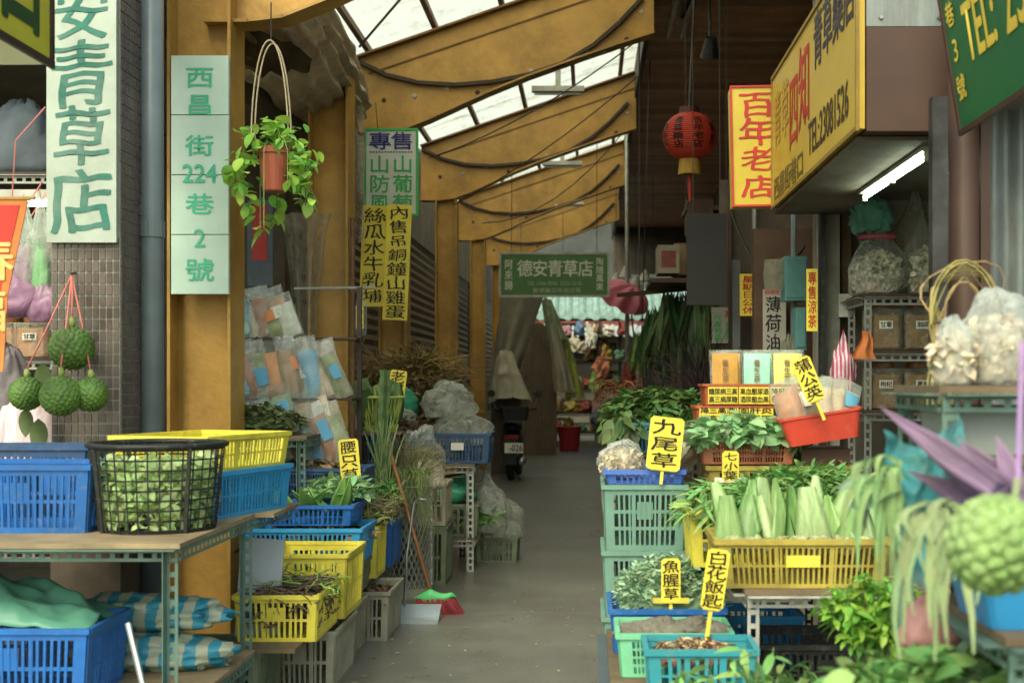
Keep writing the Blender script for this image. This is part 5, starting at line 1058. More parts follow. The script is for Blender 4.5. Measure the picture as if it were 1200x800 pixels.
sb_ = sack('striped_bag', 'pink and white striped plastic bag hanging beside the shop post', 'bag', P(988, 475, 6.9), .13, .1, .34, PSTRIPE, 90, flat=.05, neck=.4, lump=.3, crease=.15, wrinkle=.02)
sheet('orange_cloth', 'small orange cloth hanging above the red basin', 'cloth', lambda u, v: (lambda A: (A.x+(u-.5)*.1*(.4+.9*v)+.01*math.sin(v*6), 6.9+.015*math.sin(u*9), A.z-v*.15))(P(1014, 388, 6.9)), 10, 8, M('orange_cloth', 'c9722e', .8, .15))
# foreground right: shelf with bags, purple leaves, hanging fruit
fr = rack('metal_shelf', 'blurred steel shelf in the right foreground with bags of roots', 'shelf', .87, 1.7, 3.15, 3.6, [.5, 1.31, 1.485], TEALST, PLYD, 1.486)
chipbag('herb_bag', 'large clear bag of pale dried slices on the foreground shelf', (1.07, 3.36, 1.487), .22, .2, .24, film('bag_milk', 'dde2dd', .42, .25, tr=.4), CHIP, 101, 700, .03, .0); chipbag('herb_bag', 'smaller bag of pale shreds on the foreground shelf', (.94, 3.3, 1.487), .11, .13, .17, film('bag_milk', 'dde2dd', .42), CHIP, 104, 400, .03, .0)
tray('grey plastic box between the shelf levels in the right foreground', (1.13, 3.36, 1.312), .46, .3, .12, M('grey_box', '8c9490', .45, .08, dirt=.1), name='plastic_box', cat='box', taper=.95)
stalks('straw_loop', 'loop of dry straw stems hanging from the shelf end', 'straw', (0, 0, 0), 14, STRAW, lambda i: (lambda A, k, e: [A+Vector((.1*k*math.cos(t)+.05*e*math.sin(t*2), .02*e, .15*k*math.sin(t)*(1+.3*e*math.cos(t)))) for t in np.linspace(3.4, -.7, 14)])(P(1130, 365, 3.75), rnd.uniform(.55, 1.05), rnd.uniform(-1, 1)), .0035)
stalks('straw_loop', 'hanging dry straw ends beside the bag of shreds', 'straw', (0, 0, 0), 26, STRAW, lambda i: (lambda A, l: [A+Vector((rnd.uniform(-.02, .02), 0, -l*t)) for t in np.linspace(0, 1, 5)])(P(rnd.uniform(1093, 1112), 380, 3.75), rnd.uniform(.15, .36)), .004)
ft = rack('front_stand', 'blurred slotted stand at the lower right edge', 'stand', .82, 1.4, 2.5, 3.0, [.6, 1.0], TEALST, PLYD, 1.0)
leafheap('green_bunch', 'grey green leafy bunch behind the purple leaves', 'leaves', (.78, 2.85, 1.16), .3, .22, .2, 160, .09, LEAF4, leaf_t(.35, .1, .5), (-.9, .6))
tray('bright blue basin behind the hanging fruit', (1.02, 2.68, 1.002), .5, .3, .16, M('blue_basin', '1a86c0', .35, .05), cat='basin')
PUR = M('purple_leaf', '9a7aa2', .35, .45, 6, .2, transl=.25, objvar=.25, stretch=(16, 16, .8), dirt=.35, dirtcol='c8b8b0'); 
for i, (tx, ty, sx, sy, wd_) in enumerate(((1030, 476, 1170, 575, .07), (1062, 498, 1185, 580, .075), (1088, 536, 1190, 586, .08), (1062, 552, 1165, 592, .065), (1168, 508, 1196, 600, .08), (1120, 512, 1192, 580, .07))):
    a = P(sx, sy, 2.62+.02*i); c = P(tx, ty, 2.56+.03*i); d = c-a; z_ = d.normalized(); x_ = Vector((0, 1, .25)).cross(z_).normalized(); q = Matrix((x_, z_.cross(x_), z_)).transposed().to_euler()
    o = link('purple_leaf', blade(d.length, wd_*.8, .004, .05, .45, n=16), PUR, None, a, q); tag(o, ['topmost and longest purple leaf blade pointing up left', 'purple leaf blade just below the longest one', 'short purple leaf blade in the middle of the bundle', 'lowest purple leaf blade pointing left over the teal bag', 'reddish upright purple leaf at the right of the bundle', 'broad purple leaf leaning behind the hanging fruit'][i], 'leaf', 'purple leaf bundle')
stg = [P(1198, 400, 2.22), P(1193, 560, 2.22)]
tag(MB().tube(stg, .0045, 6).obj('lilac_string', M('lilac', 'b98fd0', .5)), 'lilac string from which the pale green fruit hangs', 'string')
o = empty('knobbly_fruit', P(1168, 638, 2.2)); tag(o, 'big pale green knobbly fruit hanging in the right foreground', 'fruit')
link('flesh', bumpy(S(58, 2.2), 110, .15, 9, nu=140, nv=84, ex=.5, jt=.45), M('custard_apple', '789a48', .6, .35, 16, .5, transl=.05, dirt=.45, dirtcol='c3cf9e'), o); MB().tube([(.03, 0, .07), (.037, 0, .115)], .007, 8).obj('stem', PALEST, o)
def crumple(c, w, h, d, s): return lambda u, v: (c.x+(u-.5)*w*(.75+.35*math.sin(v*3+1))+.02*noise.noise((u*4, v*4, s)), c.y+d*math.sin(u*math.pi)*(-1)+.016*math.sin(u*19+v*7+s+3*noise.noise((u*3, v*3, s)))+.03*noise.noise((u*3, v*5, s))-.03*abs(noise.noise((u*6, v*9, s))), c.z-v*h+.03*math.sin(u*5+s))
sheet('plastic_bag', 'torn teal plastic bag around the purple leaves', 'bag', crumple(P(1080, 505, 2.78), .16, .3, .07, 3), 44, 50, FTEAL)
ribbons('pale_leaves', 'pale green strap leaves drooping at the left of the teal bag', 'leaves', 22, M('pale_strap2', '8fb56c', .45, .2, island=.3, transl=.25), lambda i: (lambda A, l, dx: [A+Vector((dx*math.sin(t*1.7), -.02*t, .05*math.sin(t*2.6)-l*t*t)) for t in np.linspace(0, 1, 9)])(P(1060+rnd.uniform(-14, 6), 572+rnd.uniform(-22, 12), 2.75), rnd.uniform(.02, .24), rnd.uniform(-.13, .01)), .018)
ribbons('pale_leaves', 'limp pale strap leaves hanging over the teal bag', 'leaves', 28, M('pale_strap', '94aa72', .5, .2, island=.3, transl=.2), lambda i: (lambda A, l, dx, w_: [A+Vector((dx*math.sin(t*1.9)+.008*math.sin(t*9+w_), -.03*t, .012*math.sin(t*3)-l*t*t)) for t in np.linspace(0, 1, 9)])(P(1112+rnd.uniform(-26, 20), 590+rnd.uniform(-8, 14), 2.52), rnd.uniform(.04, .3), rnd.uniform(-.1, .06), rnd.uniform(0, 6)), .02)
# potted shrub and leaves along the bottom
def bush(name, label, loc, pot_r, pot_h, potm, H, sp, nst, nl, ln, mat, tmpl, lh=.35, cat='plant'):
    root = empty(name, loc); tag(root, label, cat)
    if pot_r:
        MB().lathe([(0, 0), (pot_r*.75, 0), (pot_r, pot_h*.85), (pot_r*1.1, pot_h*.86), (pot_r*1.1, pot_h), (pot_r*.98, pot_h), (pot_r*.9, pot_h*.8), (0, pot_h*.78)], 22).obj('pot', potm, root)
    fn = []
    for i in range(nst):
        a = rnd.uniform(0, 6.28); k = math.sqrt(rnd.random()); r0 = (pot_r or .05)*.6*k
        fn.append([Vector((math.cos(a)*(r0+sp*k*t*t), math.sin(a)*(r0+sp*k*t*t), pot_h*.75+(H-pot_h)*t*(1-.28*k*k))) for t in np.linspace(0, 1, 5)])
    s_ = stalks('stems', None, None, (0, 0, 0), nst, GSTALK, lambda i: fn[i], .004, parent=root)
    pos = []; yaw = []; pit = []
    for i in range(nst*nl):
        st_ = fn[i % nst]; t = lh+(1-lh)*rnd.random()**.7; k = min(3, int(t*4)); p = st_[k].lerp(st_[k+1], t*4-k); pos.append(tuple(p)); yaw.append(rnd.uniform(0, 6.28)); pit.append(rnd.uniform(-.7, .5))
    n = len(pos); V, F = scatter(tmpl, np.array(pos), np.array(yaw), np.array(pit), U(-.5, .5, n), U(.6, 1.2, n)*ln)
    link('foliage', npmesh(V, F, True), mat, root)['kind'] = 'stuff'; return root
stl = MB().b2((.74, 3.72, .43), (1.0, 4.02, .46)).obj('low_stool', PLYD); tag(stl, 'low wooden stool under the potted shrub', 'stool')
for x in (.77, .97):
    for y in (3.75, 3.99): MB().b2((x-.015, y-.015, 0), (x+.015, y+.015, .43)).obj('leg', PLYD, stl)
bush('potted_shrub', 'bright green leafy shrub in a terracotta pot', (.87, 3.87, .461), .085, .17, M('terracotta', '9a4a30', .6, .15, 8, dirt=.15), .5, .13, 34, 22, .055, LEAF2, leaf_t(.4, .12, .35))
bush('potted_shrub', 'lance leaved green plant at the bottom centre right', (.48, 3.68, 0), .13, .28, BLKP, .8, .24, 16, 16, .085, LEAF1, leaf_t(.28, .12, .45), .5)
bush('potted_shrub', 'lance leaved green plant at the bottom beside the shrub pot', (.66, 3.5, 0), .11, .26, BLKP, .74, .2, 12, 14, .085, LEAF2, leaf_t(.28, .12, .45), .5)
bb_ = crate('crate under the leafy bunches at the bottom right corner', (.86, 2.98-.32, .0), .4, .3, .62, OLIVEP); bb_.location = (.86, 3.32, 0)
fl = MB().b2((.55, 2.62, .66), (.72, 2.98, .675)).obj('side_ledge', PLYD, ft, (-.82, -2.5, 0))
leafheap('leafy_bunch', 'broad green leaves filling the bottom right corner', 'leaves', (.74, 2.74, .68), .5, .34, .24, 650, .07, LEAF1, leaf_t(.6, .1, .4, 4), (-.7, .8)); leafheap('leafy_bunch', 'dark green leaves under the hanging fruit', 'leaves', (.98, 2.8, .62), .44, .3, .32, 420, .08, LEAF4, leaf_t(.6, .1, .4, 4), (-.7, .8))
sack('plastic_bag', 'clear bag with purple edges at the bottom right corner', 'bag', (.86, 2.58, .72), .2, .16, .15, film('purple_clear', 'a07a98', .4, .2, 9), 120)
sack('pink_bag', 'dull pink plastic bag below the drooping leaves', 'bag', P(1092, 760, 2.9), .15, .1, .12, M('dull_pink', 'b8807c', .5, .15, 6, .3), 123)
# ================================================================ FAR RIGHT AND BACK
pt = empty('stall_partition', (1.2, 11.2, 0)); tag(pt, 'dark shuttered stall fronts along the right side of the alley', 'stall')
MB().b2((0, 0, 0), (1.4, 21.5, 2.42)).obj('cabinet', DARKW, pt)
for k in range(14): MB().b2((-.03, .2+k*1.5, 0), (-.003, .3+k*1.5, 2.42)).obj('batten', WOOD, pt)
tb_ = rack('slotted_rack', 'dark rack carrying the leaf heap on the right', 'rack', .22, 1.25, 9.1, 10.0, [.35, .98], DARKSTEEL, WOOD)
crate('teal crate at the front of the dark leaf heap', (.42, 9.3, .982), .3, .36, .2, M('teal_plastic2', '2f7f92', .45, .1, dirt=.3)); crate('brown crate at the right of the dark leaf heap', (.85, 9.4, .982), .4, .36, .18, TERRP)
leafheap('leaf_heap', 'heap of dark green leaves behind the green crate stack', 'leaves', (.55, 9.5, 1.1), .85, .6, .34, 1700, .09, M('leaf_heap_green', '4f7434', .5, .2, 10, transl=.25, island=.5), leaf_t(.4, .1, .4), (-.8, .9))
leafheap('leaf_heap', 'drooping round leaves at the aisle end of the dark heap', 'leaves', (.26, 9.2, .95), .22, .4, .34, 130, .12, LEAF3, leaf_t(.6, .1, .5), (-1.4, .2), .3)
stalks('dry_fronds', 'rusty dry fronds beside the dark leaf heap', 'fronds', (.22, 9.8, 1.25), 160, M('rusty', '8a5c2c', .8, .2, island=.4), lying(.3, .3, .25, .2, .12), .004)
stalks('purple_twigs', 'dark purple twigs standing behind the leaf heap', 'twigs', (0, 0, 0), 90, M('purple_twig', '3e2a30', .7, .3, island=.4), up_stems(.9, 10.1, 1.15, .75, .3, (-.1, 0)), .006)
sack('plastic_bag', 'pale bag hanging at the aisle end of the dark rack', 'bag', (.16, 9.05, .55), .14, .2, .46, M('pale_sack', '9b927c', .8, .2, 4, .3), 130)
wb_ = MB().b2((.22, 12.6, .98), (.95, 13.0, 1.32)).obj('wooden_crate', M('grey_wood', '6e6252', .8, .25, 5, .2, stretch=(1, 8, 1))); tag(wb_, 'weathered wooden box beyond the leaf heap', 'box')
MB().b2((.2, 12.55, 0), (1.0, 13.1, .975)).obj('plinth', DARKW); tag(bpy.data.objects['plinth'], 'dark plinth under the weathered wooden box', 'plinth')
def longleaf(label, px, py, Y, n, L_, mat, wsp):
    A = P(px, py, Y); V, F = leaf_t(.075, .1, .12, 6)
    V, F = scatter((V, F), np.stack([U(-wsp, wsp, n)*.4, U(-.1, .1, n), U(-.05, .05, n)], 1), U(0, 6.28, n), U(-1.5, -1.0, n), U(-.4, .4, n), U(.6, 1.1, n)*L_)
    V[:, 0] *= 1.0; o = link('leaf_bunch', npmesh(V, F, True), mat, None, A); tag(o, label, 'leaf bunch', None, 'stuff'); return A
DL = M('pandan', '3f5c2c', .5, .25, 8, transl=.2, island=.5)
A1 = longleaf('dark bunch of long strap leaves hanging on the right', 800, 345, 12.0, 130, .75, DL, .5); A2 = longleaf('second dark bunch of long strap leaves near the black board', 828, 352, 11.6, 110, .8, DL, .4); A3 = longleaf('fresh green bunch of strap leaves hanging in the middle', 752, 392, 15.5, 90, .5, M('pandan_fresh', '5f8a35', .5, .2, transl=.25, island=.4), .25); A4 = longleaf('left dark bunch of strap leaves behind the pink umbrella post', 775, 362, 13.5, 100, .75, DL, .4)
pr = MB().bar((.3, 13.0, A1.z+.06), (1.35, 11.5, A1.z+.06), .04, .04).obj('hanging_pole', WOOD); tag(pr, 'wooden pole from which the strap leaf bunches hang', 'pole')
for x, y in ((.5, 12.7), (1.25, 11.65)): MB().bar((x, y, A1.z+.07), (x, y, 5.37), .012, .012).obj('hanger', DARKSTEEL, pr)
cable('wire holding the fresh green leaf bunch', [A3, (A3.x+.1, A3.y, 5.37)], .008, DARKSTEEL, 'hanging_wire')
w, h = S(47, 9.5), S(107, 9.5)
bd = sign('black_board', 'plain black board hanging above the packet trays', 'board', P(828, 304, 9.5), w, h, M('black_board', '1c1b1a', .6, .2), [], t=.03); 
for s in (-.1, .1): MB().bar((s, 0, h/2), (s, .1, 5.38-P(0, 304, 9.5).z), .006, .006).obj('wire', DARKSTEEL, bd)
for i, (x0, y0, x1, y1, Y, lb) in enumerate(((771, 287, 796, 320, 11.4, 'small printed carton on top of the dark stall'), (790, 285, 812, 322, 11.9, 'plain carton behind the printed one on the dark stall'), (806, 233, 836, 272, 11.3, 'brown carton hanging high beside the lantern'))):
    a, c = P(x0, y0, Y), P(x1, y1, Y); bx = MB().b2((0, 0, 0), (c.x-a.x, .4, a.z-c.z)).obj('carton', [PAPER, CARD, CARD][i] if 0 else [M('pale_carton', '8d8470', .8, .2), CARD, WOOD][i], None, (a.x, Y, c.z)); tag(bx, lb, 'carton')
    if i == 0: MB().b2((.03, -.004, .05), (c.x-a.x-.03, -.002, .2)).obj('printed_panel', M('carton_print', '7a3a2a', .7, .5, 12), bx)
sh_ = MB().b2((.55, 11.3, 2.36), (1.19, 12.4, 2.4)).obj('high_shelf', WOOD); tag(sh_, 'dark high shelf holding the cartons on the right', 'shelf')
MB().b2((.86, 11.32, 3.0), (1.25, 11.9, 3.04)).obj('upper_board', WOOD, sh_); MB().b2((1.15, 11.35, 2.4), (1.2, 11.9, 3.0)).obj('upright', WOOD, sh_); MB().bar((.9, 11.9, 3.04), (.9, 11.9, 5.37), .01, .01).obj('hanger', DARKSTEEL, sh_)
def vs(label, x0, y0, x1, y1, Y, board, txt, ink, **k):
    w, h = S(x1-x0, Y), S(y1-y0, Y); return psign('strip_sign', label, x0, y0, x1, y1, Y, board, [(vt(txt, 0, -h*.46, h*.46, w*.66), ink)], **k)
vs('yellow upright sign with red characters beyond the packet trays', 867, 321, 887, 370, 9.8, YEL, '星期日公休', REDINK); w, h = S(27, 9.2), S(73, 9.2)
psign('strip_sign', 'white upright sign with three bold black characters', 894, 339, 921, 412, 9.2, M('sign_white2', 'a8a498', .6, .1, dirt=.25), [(vt('薄荷油', -.01, -h*.5, h*.4, w*.6), BLACK), (ht('祖傳青草', -w*.45, w*.45, h*.45, h*.07), REDINK)], jit=.05)
vs('slim yellow upright sign on the black jamb', 945, 315, 958, 388, 7.66, YEL, '專售涼茶', REDINK); w, h = S(26, 10.2), S(42, 10.2)
psign('strip_sign', 'small white sign with green characters below the black board', 834, 360, 860, 402, 10.2, M('sign_white2', 'a8a498', .6, .1, dirt=.25), [(vt('代客煎藥', -.04, -h*.45, h*.3, w*.3)+vt('青草', .045, -h*.45, h*.1, w*.3), GREENINK), ([('萬', .045, h*.3, w*.3, w*.3)], REDINK)])
MB().b2((-.03, 0, -.36), (.03, .04, .4)).obj('grey_strip', M('grey_panel', '5e6466', .5, .2), None, P(863, 365, 9.9)); tag(bpy.data.objects['grey_strip'], 'narrow grey panel between the small signs', 'panel')
TB_ = M('teal_enamel', '5f9a98', .4, .15, 5, dirt=.3)
for i, (x0, y0, x1, y1, lb) in enumerate(((920, 300, 946, 352, 'teal meter box high on the wall before the black jamb'), (932, 360, 945, 410, 'turquoise tin panel below the teal meter box'))):
    a, c = P(x0, y0, 8.6), P(x1, y1, 8.6); o = MB().b2((0, 0, 0), (c.x-a.x, .2, a.z-c.z)).obj('meter_box', TB_, None, (a.x, 8.6, c.z)); tag(o, lb, 'box'); MB().b2((.01, -.012, .02), (c.x-a.x-.01, -.001, a.z-c.z-.02)).obj('door', TB_, o)
gm = empty('water_meter', P(908, 322, 8.7)); tag(gm, 'clear round meter beside the teal box', 'meter'); MB().lathe([(0, -.1), (.07, -.1), (.08, 0), (.07, .1), (0, .1)], 16).obj('body', FHAZE, gm)
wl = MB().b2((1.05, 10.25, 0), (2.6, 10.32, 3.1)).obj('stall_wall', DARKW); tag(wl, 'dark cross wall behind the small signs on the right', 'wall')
wl2 = MB().b2((1.2, 9.32, 0), (1.7, 9.4, 2.6)).obj('stall_wall', WOOD); tag(wl2, 'brown timber panel behind the teal meter box', 'wall')
# far end
GS = M('green_sign2', '4f7f43', .45, .1, 3, dirt=.12); w, h = S(127, 18), S(50, 18)
gs = psign('hanging_sign', 'green hanging sign with large pale characters in mid alley', 586, 297, 713, 347, 18.0, GS, [(ht('德安青草店', -w*.34, w*.36, h*.14, h*.36), WHITEINK), (vt('阿來歸', -w*.42, -h*.38, h*.36, w*.065)+vt('陶隨萬來', w*.42, -h*.38, h*.4, w*.06), WHITEINK), ([('TEL 2306-9046  2336-3518', 0, -h*.2, w*.5, h*.09)]+ht('青草藥材批發零售'.replace('材批發零', '百年老店'), -w*.2, w*.25, -h*.37, h*.11), M('ink_pale2', '9db08a', .6))], frame=WHITEST, fw=.03, t=.04)
for s in (-.6, .6): MB().bar((s, 0, h/2), (s, .05, 1.55 if s < 0 else 1.9), .01, .01).obj('wire', DARKSTEEL, gs)
# scooter
st_ = empty('motor_scooter', (-1.16, 19.0, 0)); tag(st_, 'dark parked scooter seen from behind with a licence plate', 'scooter')
def torus(b, R_, r, axis_y=0, cz=0, w=1.): return b.grid(lambda u, v: (r*w*math.sin(2*math.pi*v), axis_y+(R_+r*math.cos(2*math.pi*v))*math.cos(2*math.pi*u), cz+(R_+r*math.cos(2*math.pi*v))*math.sin(2*math.pi*u)), 24, 10)
wh = torus(MB(), .19, .055, .1, .245).obj('rear_wheel', RUBBER, st_, smooth=True); MB().lathe([(0, -.03), (.15, -.03), (.15, .03), (0, .03)], 18).obj('rim', CHROME, wh, (0, .1, .245), (0, R(90), 0))
torus(MB(), .19, .05, 1.3, .24).obj('front_wheel', RUBBER, st_, smooth=True)
MB().grid(lambda u, v: ((.14*math.sin(math.pi*(.15+.7*v))+.03)*math.cos(2*math.pi*u), .35+.5*(v-.35)+.4*math.sin(2*math.pi*u)*(.8-.25*v), .36+.42*v), 24, 10).obj('body', SCOOT, st_, smooth=True)
link('seat', blob(.3, .8, .16, lump=.05, seed=2), RUBBER, st_, (0, .42, .74)); MB().b2((-.12, 1.05, .3), (.12, 1.12, 1.0)).obj('leg_shield', SCOOT, st_); MB().tube([(-.34, .98, 1.05), (0, 1.08, 1.03), (.34, .98, 1.05)], .018, 8).obj('handlebar', BLKP, st_)
pl_ = MB().box((0, 0, 0), (.27, .01, .15)).obj('licence_plate', PAPER, st_, (.06, -.2, .5), (R(-15), 0, 0)); link('lettering', glyphs([('-026', .03, 0, .19, .1)]), BLACK, pl_, (0, -.009, 0)); MB().box((0, 0, 0), (.2, .04, .06)).obj('tail_light', M('tail_red', '8a1c18', .2), st_, (.02, -.14, .66))
MB().b2((-.1, -.18, .25), (.1, -.15, .62)).obj('mudguard', BLKP, st_); MB().tube([(.17, -.2, .3), (.18, .1, .3), (.17, .5, .28)], [.05, .055, .03], 12).obj('exhaust', CHROME, st_, smooth=True); MB().tube([(.0, 0, .2), (.14, .2, .0)], .012, 6).obj('kick_stand', CHROME, st_)
for s in (-1, 1): MB().tube([(s*.3, 1.0, 1.05), (s*.36, .98, 1.25)], .008, 6).obj('mirror_arm', CHROME, st_); MB().lathe([(0, 0), (.06, .005), (.05, .02), (0, .02)], 14).obj('mirror', BLKP, st_, (s*.36, .98, 1.29), (R(90), 0, 0))
def drape(A, B, w0, w1, Y, amp, seed): return lambda u, v: (A.x+(B.x-A.x)*v+(u-.5)*(w0+(w1-w0)*v)+amp*.3*noise.noise((u*4, v*3, seed)), Y+amp*math.sin(u*13+v*3+seed)*(.3+v)-.25*math.sin(math.pi*u), A.z+(B.z-A.z)*v+amp*noise.noise((u*3, v*2, seed+4)))
bk_ = tray('dark basket on the back of the scooter', (-1.1, 19.05, .9), .42, .34, .2, BLKP, name='carrier_basket', cat='basket')
sheet('canvas_cover', 'crumpled beige canvas cover over goods behind the scooter', 'cover', lambda u, v: (-1.22+(u-.5)*.7*(.35+.7*v)+.03*math.sin(u*17)-.1*(1-v), 20.2-.35*math.sin(math.pi*u)*(.4+v*.6)+.04*noise.noise((u*5, v*5, 1)), 1.98-.75*v**1.1+.05*noise.noise((u*4, v*4, 3))-.1*(2*u-1)**2), 30, 20, CANV)
gd = MB().b2((-1.55, 20.3, 0), (-1.08, 20.9, 1.25)).obj('covered_goods', DARKW); tag(gd, 'dark stacked goods under the canvas cover', 'goods')
sheet('grey_tarp', 'long grey tarpaulin hanging diagonally behind the far column', 'tarpaulin', drape(P(612, 348, 22.5), P(582, 480, 22.5), .75, .35, 22.5, .05, 4), 20, 20, M('dark_tarp', '8a8674', .7, .25, 3, .3))
cs = MB().grid(lambda u, v: (-1.5+u*.86+(-.0)*v, 25.6+.022*math.cos(u*math.pi*2*16), v*(2.65-.5*(2*u-1.1)**2)), 130, 8).obj('corrugated_sheet', M('brown_sheet', '94806c', .65, .2, 4, dirt=.4)); tag(cs, 'tall brown corrugated sheet leaning with a rounded top', 'sheet')
rbk = empty('bucket', (-.41, 27.0, 0)); tag(rbk, 'red plastic bucket on the floor at the far end', 'bucket'); MB().lathe([(0, 0), (.2, 0), (.25, .48), (.265, .48), (.265, .52), (.24, .52), (.19, .02), (0, .02)], 24).obj('body', M('bucket_red', 'b01f2c', .35, .1), rbk, smooth=False); MB().lathe([(0, .515), (.235, .515)], 20).obj('lid', M('bucket_red', 'b01f2c', .35), rbk)
for i, (px, py, lb, mt, wd_, h) in enumerate(((648, 385, 'beige canvas coat hanging beside the corrugated sheet', CANV, .4, 1.2), (640, 350, 'pale flowered cloth hanging above the canvas coat', M('pale_flower', '9aa884', .8, .5, 12), .42, .8), (661, 395, 'yellow green cloth hanging behind the canvas coat', M('lime_cloth', 'a3ad4a', .8, .4, 8), .4, 1.2))):
    A = P(px, py, 24.5+i*.3); sheet('hanging_cloth', lb, 'cloth', drape(A, A+Vector((.22, 0, -h)), wd_*.45, wd_, 24.5+i*.3, .06, i*5), 18, 18, mt)
tag(MB().tube([(-1.6, 24.6, 3.12), (-.2, 24.6, 3.12)], .02, 8).obj('clothes_rail', DARKSTEEL), 'dark rail carrying the hanging cloths at the far end', 'rail')
for x in (-1.3, -.5): MB().bar((x, 24.6, 3.12), (x, 24.6, 4.7), .01, .01).obj('hanger', DARKSTEEL, bpy.data.objects['clothes_rail'])
# back shelving
for s, (x0, x1, Y, lb) in enumerate(((-.95, .2, 29.6, 'crowded steel shelving at the far end of the alley'), (.22, .75, 29.3, 'narrow shelving at the far end behind the umbrella post'))):
    rack('shelf_rack', lb, 'rack', x0, x1, Y, Y+.6, [.3, .75, 1.3, 1.95, 2.5], DARKSTEEL, WOOD, 2.9, w=.06)
items = [(680, .3, YELD, .55, .18), (680, .75, TERRP, .55, .26), (682, 1.3, YELD, .55, .28), (682, 1.95, YELD, .55, .32), (660, 2.5, BLKP, .6, .3), (650, .3, OLIVEP, .5, .3), (652, 1.3, BLUD, .5, .3), (708, .75, BLKP, .45, .3), (712, 1.3, BLKP, .4, .4), (655, 1.95, OLIVEP, .5, .3), (712, 1.95, WOOD, .4, .4), (695, 2.5, OLIVEP, .5, .25), (655, .75, CARD, .45, .3)]
for i, (px, z, mt, w, h) in enumerate(items):
    x = (px-690)*29.8/1500; crate('crate on the far shelving, ' + ['yellow one on the lowest shelf', 'red brown one above the lowest yellow crate', 'yellow one on the middle shelf', 'yellow one on the fourth shelf', 'black one on the top shelf', 'olive one at the lowest left', 'blue one at the middle left', 'black one behind the wooden box', 'black one at the middle right', 'olive one at the fourth shelf left', 'brown one at the fourth shelf right', 'olive one at the top right', 'brown one at the second shelf left'][i], (x, 29.85, z+.002), w, .4, h, mt, pitch=.06, group='crates on the far shelving')
for i, (px, py, w, h, mt, lb) in enumerate(((675, 405, .4, .34, CANV, 'white cloth bundle on the far shelving'), (705, 430, .4, .5, TERRP, 'reddish bag hanging on the far shelving'), (700, 447, .3, .5, LEAF1, 'green bundle hanging on the far shelving'), (692, 395, .25, .5, PAPER, 'white canister hanging at the far end'), (702, 490, .4, .4, M('grey_sack3', '5d6166', .8), 'grey sack on the far shelving'))):
    q = P(px, py, 29.2); sack('far_bundle', lb, 'bundle', (q.x, 29.25, q.z-h/2), w, .3, h, mt, 140+i, lump=.7, fr=4., crease=.2)
cols_ = [CARD, M('faded_red', '9a4a40', .7, .2), M('faded_green', '5c8a68', .7, .2), M('faded_blue', '5a7a9a', .7, .2), PAPER, YELD, M('faded_pink', 'b08088', .7, .2), STRAW]
for i in range(26):
    px = 648+(i*37) % 84; z = (.32, .77, 1.32, 1.97, 2.52)[i % 5]; q = Vector(((px-690)*29.5/1500, 29.35+.1*(i % 3), z)); w = .2+.18*((i*29) % 10)/10
    o = sack('far_goods', f'{ORD[i//5] if i//5 < 14 else "last"} small goods bundle on the {["lowest", "second", "third", "fourth", "top"][i % 5]} far shelf', 'goods', q, w, .24, .18+.22*((i*13) % 10)/10, cols_[i % 8], 200+i, group='goods on the far shelving', lump=.5, crease=.15, flat=.2)
stp = MB().b2((-1.2, 28.6, 0), (1.2, 28.9, .13)).obj('step', PLAST); struct(stp)
ub = empty('umbrella', P(736, 348, 20)); tag(ub, 'half open pink umbrella hanging at the far end', 'umbrella')
def um(u, v):
    a = 2*math.pi*u; r_ = .36*math.sin(math.pi*.5*v)*(1+.16*math.cos(a*8)); return (r_*math.cos(a)*1.05-.08*v, r_*math.sin(a), .2-.5*v*v*.7+.04*math.cos(a*8)*v)
MB().grid(um, 48, 8).obj('canopy', M('umbrella_pink', 'f08aa4', .6, .15, 4, transl=.35), ub, (0, 0, 0), (R(20), R(28), 0), smooth=True); MB().tube([(0, 0, .25), (.12, 0, -.9)], .014, 8).obj('shaft', CHROME, ub)
tag(MB().tube([(.6, 20, 0), (.6, 20, 5.37)], .035, 10).obj('steel_pole', GALV), 'slim grey pole standing at the far end of the alley', 'pole')
sack('red_bag', 'dark red bag hanging from the slim grey pole', 'bag', P(737, 452, 19.9), .2, .2, .4, M('red_bag', '96342a', .5, .2), 150)
bar_ = MB().b2((.3, 20.0, 0), (.95, 20.5, 1.0)).obj('stacked_goods', WOOD); tag(bar_, 'brown stacked goods beside the slim grey pole', 'goods')
# far building with tiled eave
fb_ = empty('far_building', (0, 38, 0)); tag(fb_, 'far building with a teal tiled eave beyond the alley end', 'building')
MB().b2((-8, 0, 0), (8, .3, 3.1)).obj('wall', PLAST, fb_); MB().b2((-8, .6, 3.1), (8, 1, 9)).obj('upper_wall', M('upper_wall', '474b47', .8, .3, 2), fb_)
TEALT = M('teal_glaze', '86a49a', .25, .25, 6, spec=.6, dirt=.25)
MB().add([(-8, -.8, 3.35), (8, -.8, 3.35), (8, .6, 4.2), (-8, .6, 4.2), (-8, -.8, 3.28), (8, -.8, 3.28), (8, .6, 4.13), (-8, .6, 4.13)], BOXF).obj('roof_deck', TEALT, fb_)
td = MB().lathe([(0, .03), (.14, .03), (.14, 0), (0, 0)], 14).me(); td.materials.append(TEALT); tr2 = MB().tube([(0, 0, 0), (0, 1.4, .85)], .11, 8).me(); tr2.materials.append(TEALT)
for k in range(18): link('tile_end', td, None, fb_, (-3.4+k*.4, -.84, 3.36), (R(90), 0, 0)); link('roof_tile', tr2, None, fb_, (-3.4+k*.4, -.8, 3.4))
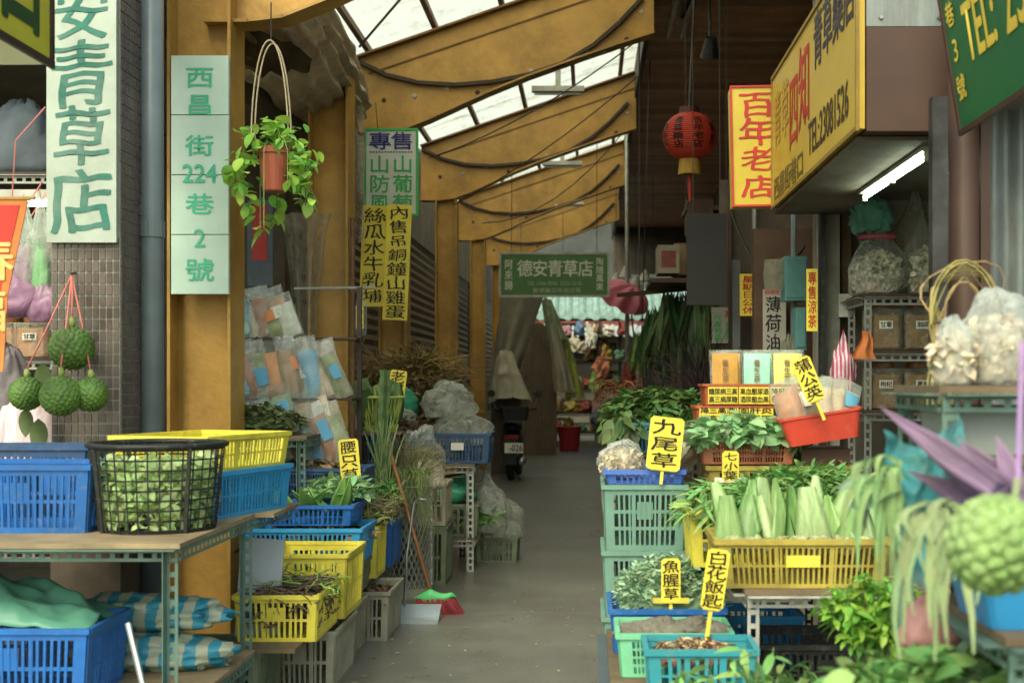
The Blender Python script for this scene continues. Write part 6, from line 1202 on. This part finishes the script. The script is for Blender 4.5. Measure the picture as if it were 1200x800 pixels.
MB().b2((-8, -.9, 3.05), (8, -.7, 3.2)).obj('eave_board', M('eave_red', '7a3a30', .6), fb_)
aw = MB().grid(lambda u, v: (-2.2+u*4, 36.2+v*1.2, 2.75+.45*v+.03*math.cos(u*math.pi*2*18)), 120, 1).obj('awning', M('awning_white', 'a9b0ae', .5, .1), smooth=True); tag(aw, 'pale striped awning below the tiled eave', 'awning')
for x in (-2, 1.6): MB().tube([(x, 36.25, 0), (x, 36.25, 2.75)], .03, 8).obj('post', DARKSTEEL, aw)

li = MB().b2((.62, 32.5, 4.2), (4, 32.8, 5.45)).obj('end_dark_block', DARKW); tag(li, 'added dark block covering the pale wall at the far right end', 'block')  # dark block added to cover part of the pale upper wall and darken this end
for i, (px, py) in enumerate(((722, 330), (733, 322), (745, 333), (756, 326), (765, 335))):
    A = P(px, py, 22+i*.6); ho = empty('hanging_lamp', A); tag(ho, f'small pale utensil hanging high at the far end, {ORD[i]} from the left', 'utensil', 'utensils hanging at the far end')
    MB().lathe([(0, .16), (.03, .15), (.12, -.05), (.11, -.06), (0, .1)], 12).obj('shade', WHITEST, ho); MB().bar((0, 0, .14), (0, 0, 5.38-A.z), .01, .01).obj('cord', BLKP, ho)

for i, (px, Y, mt, lb) in enumerate(((856, 10.2, BROWNP, 'brown pipe on the dark cross wall beside the small white sign'), (930, 8.75, PIPE, 'grey conduit pipe behind the teal meter box'), (884, 10.15, GALV, 'thin grey pipe behind the yellow upright sign'))):
    tag(MB().tube([((px-VX)*Y/FP, Y, 0), ((px-VX)*Y/FP, Y, 3.2)], .02, 8).obj('wall_pipe', mt), lb, 'pipe')
for i, (px, py, Y, w, h, mt, lb) in enumerate(((928, 425, 8.7, .2, .4, FHAZE, 'hazy plastic bag hanging below the white upright sign'),)):
    q = P(px, py, Y); sack('hanging_bag', lb, 'bag', (q.x, Y, q.z-h/2), w, .2, h, mt, 180+i, lump=.35, crease=.15)
cable('loose black cable drooping in front of the dark cross wall', bez((1.1, 10.1, 2.9), (1.45, 8.6, 2.4), .35), .01)
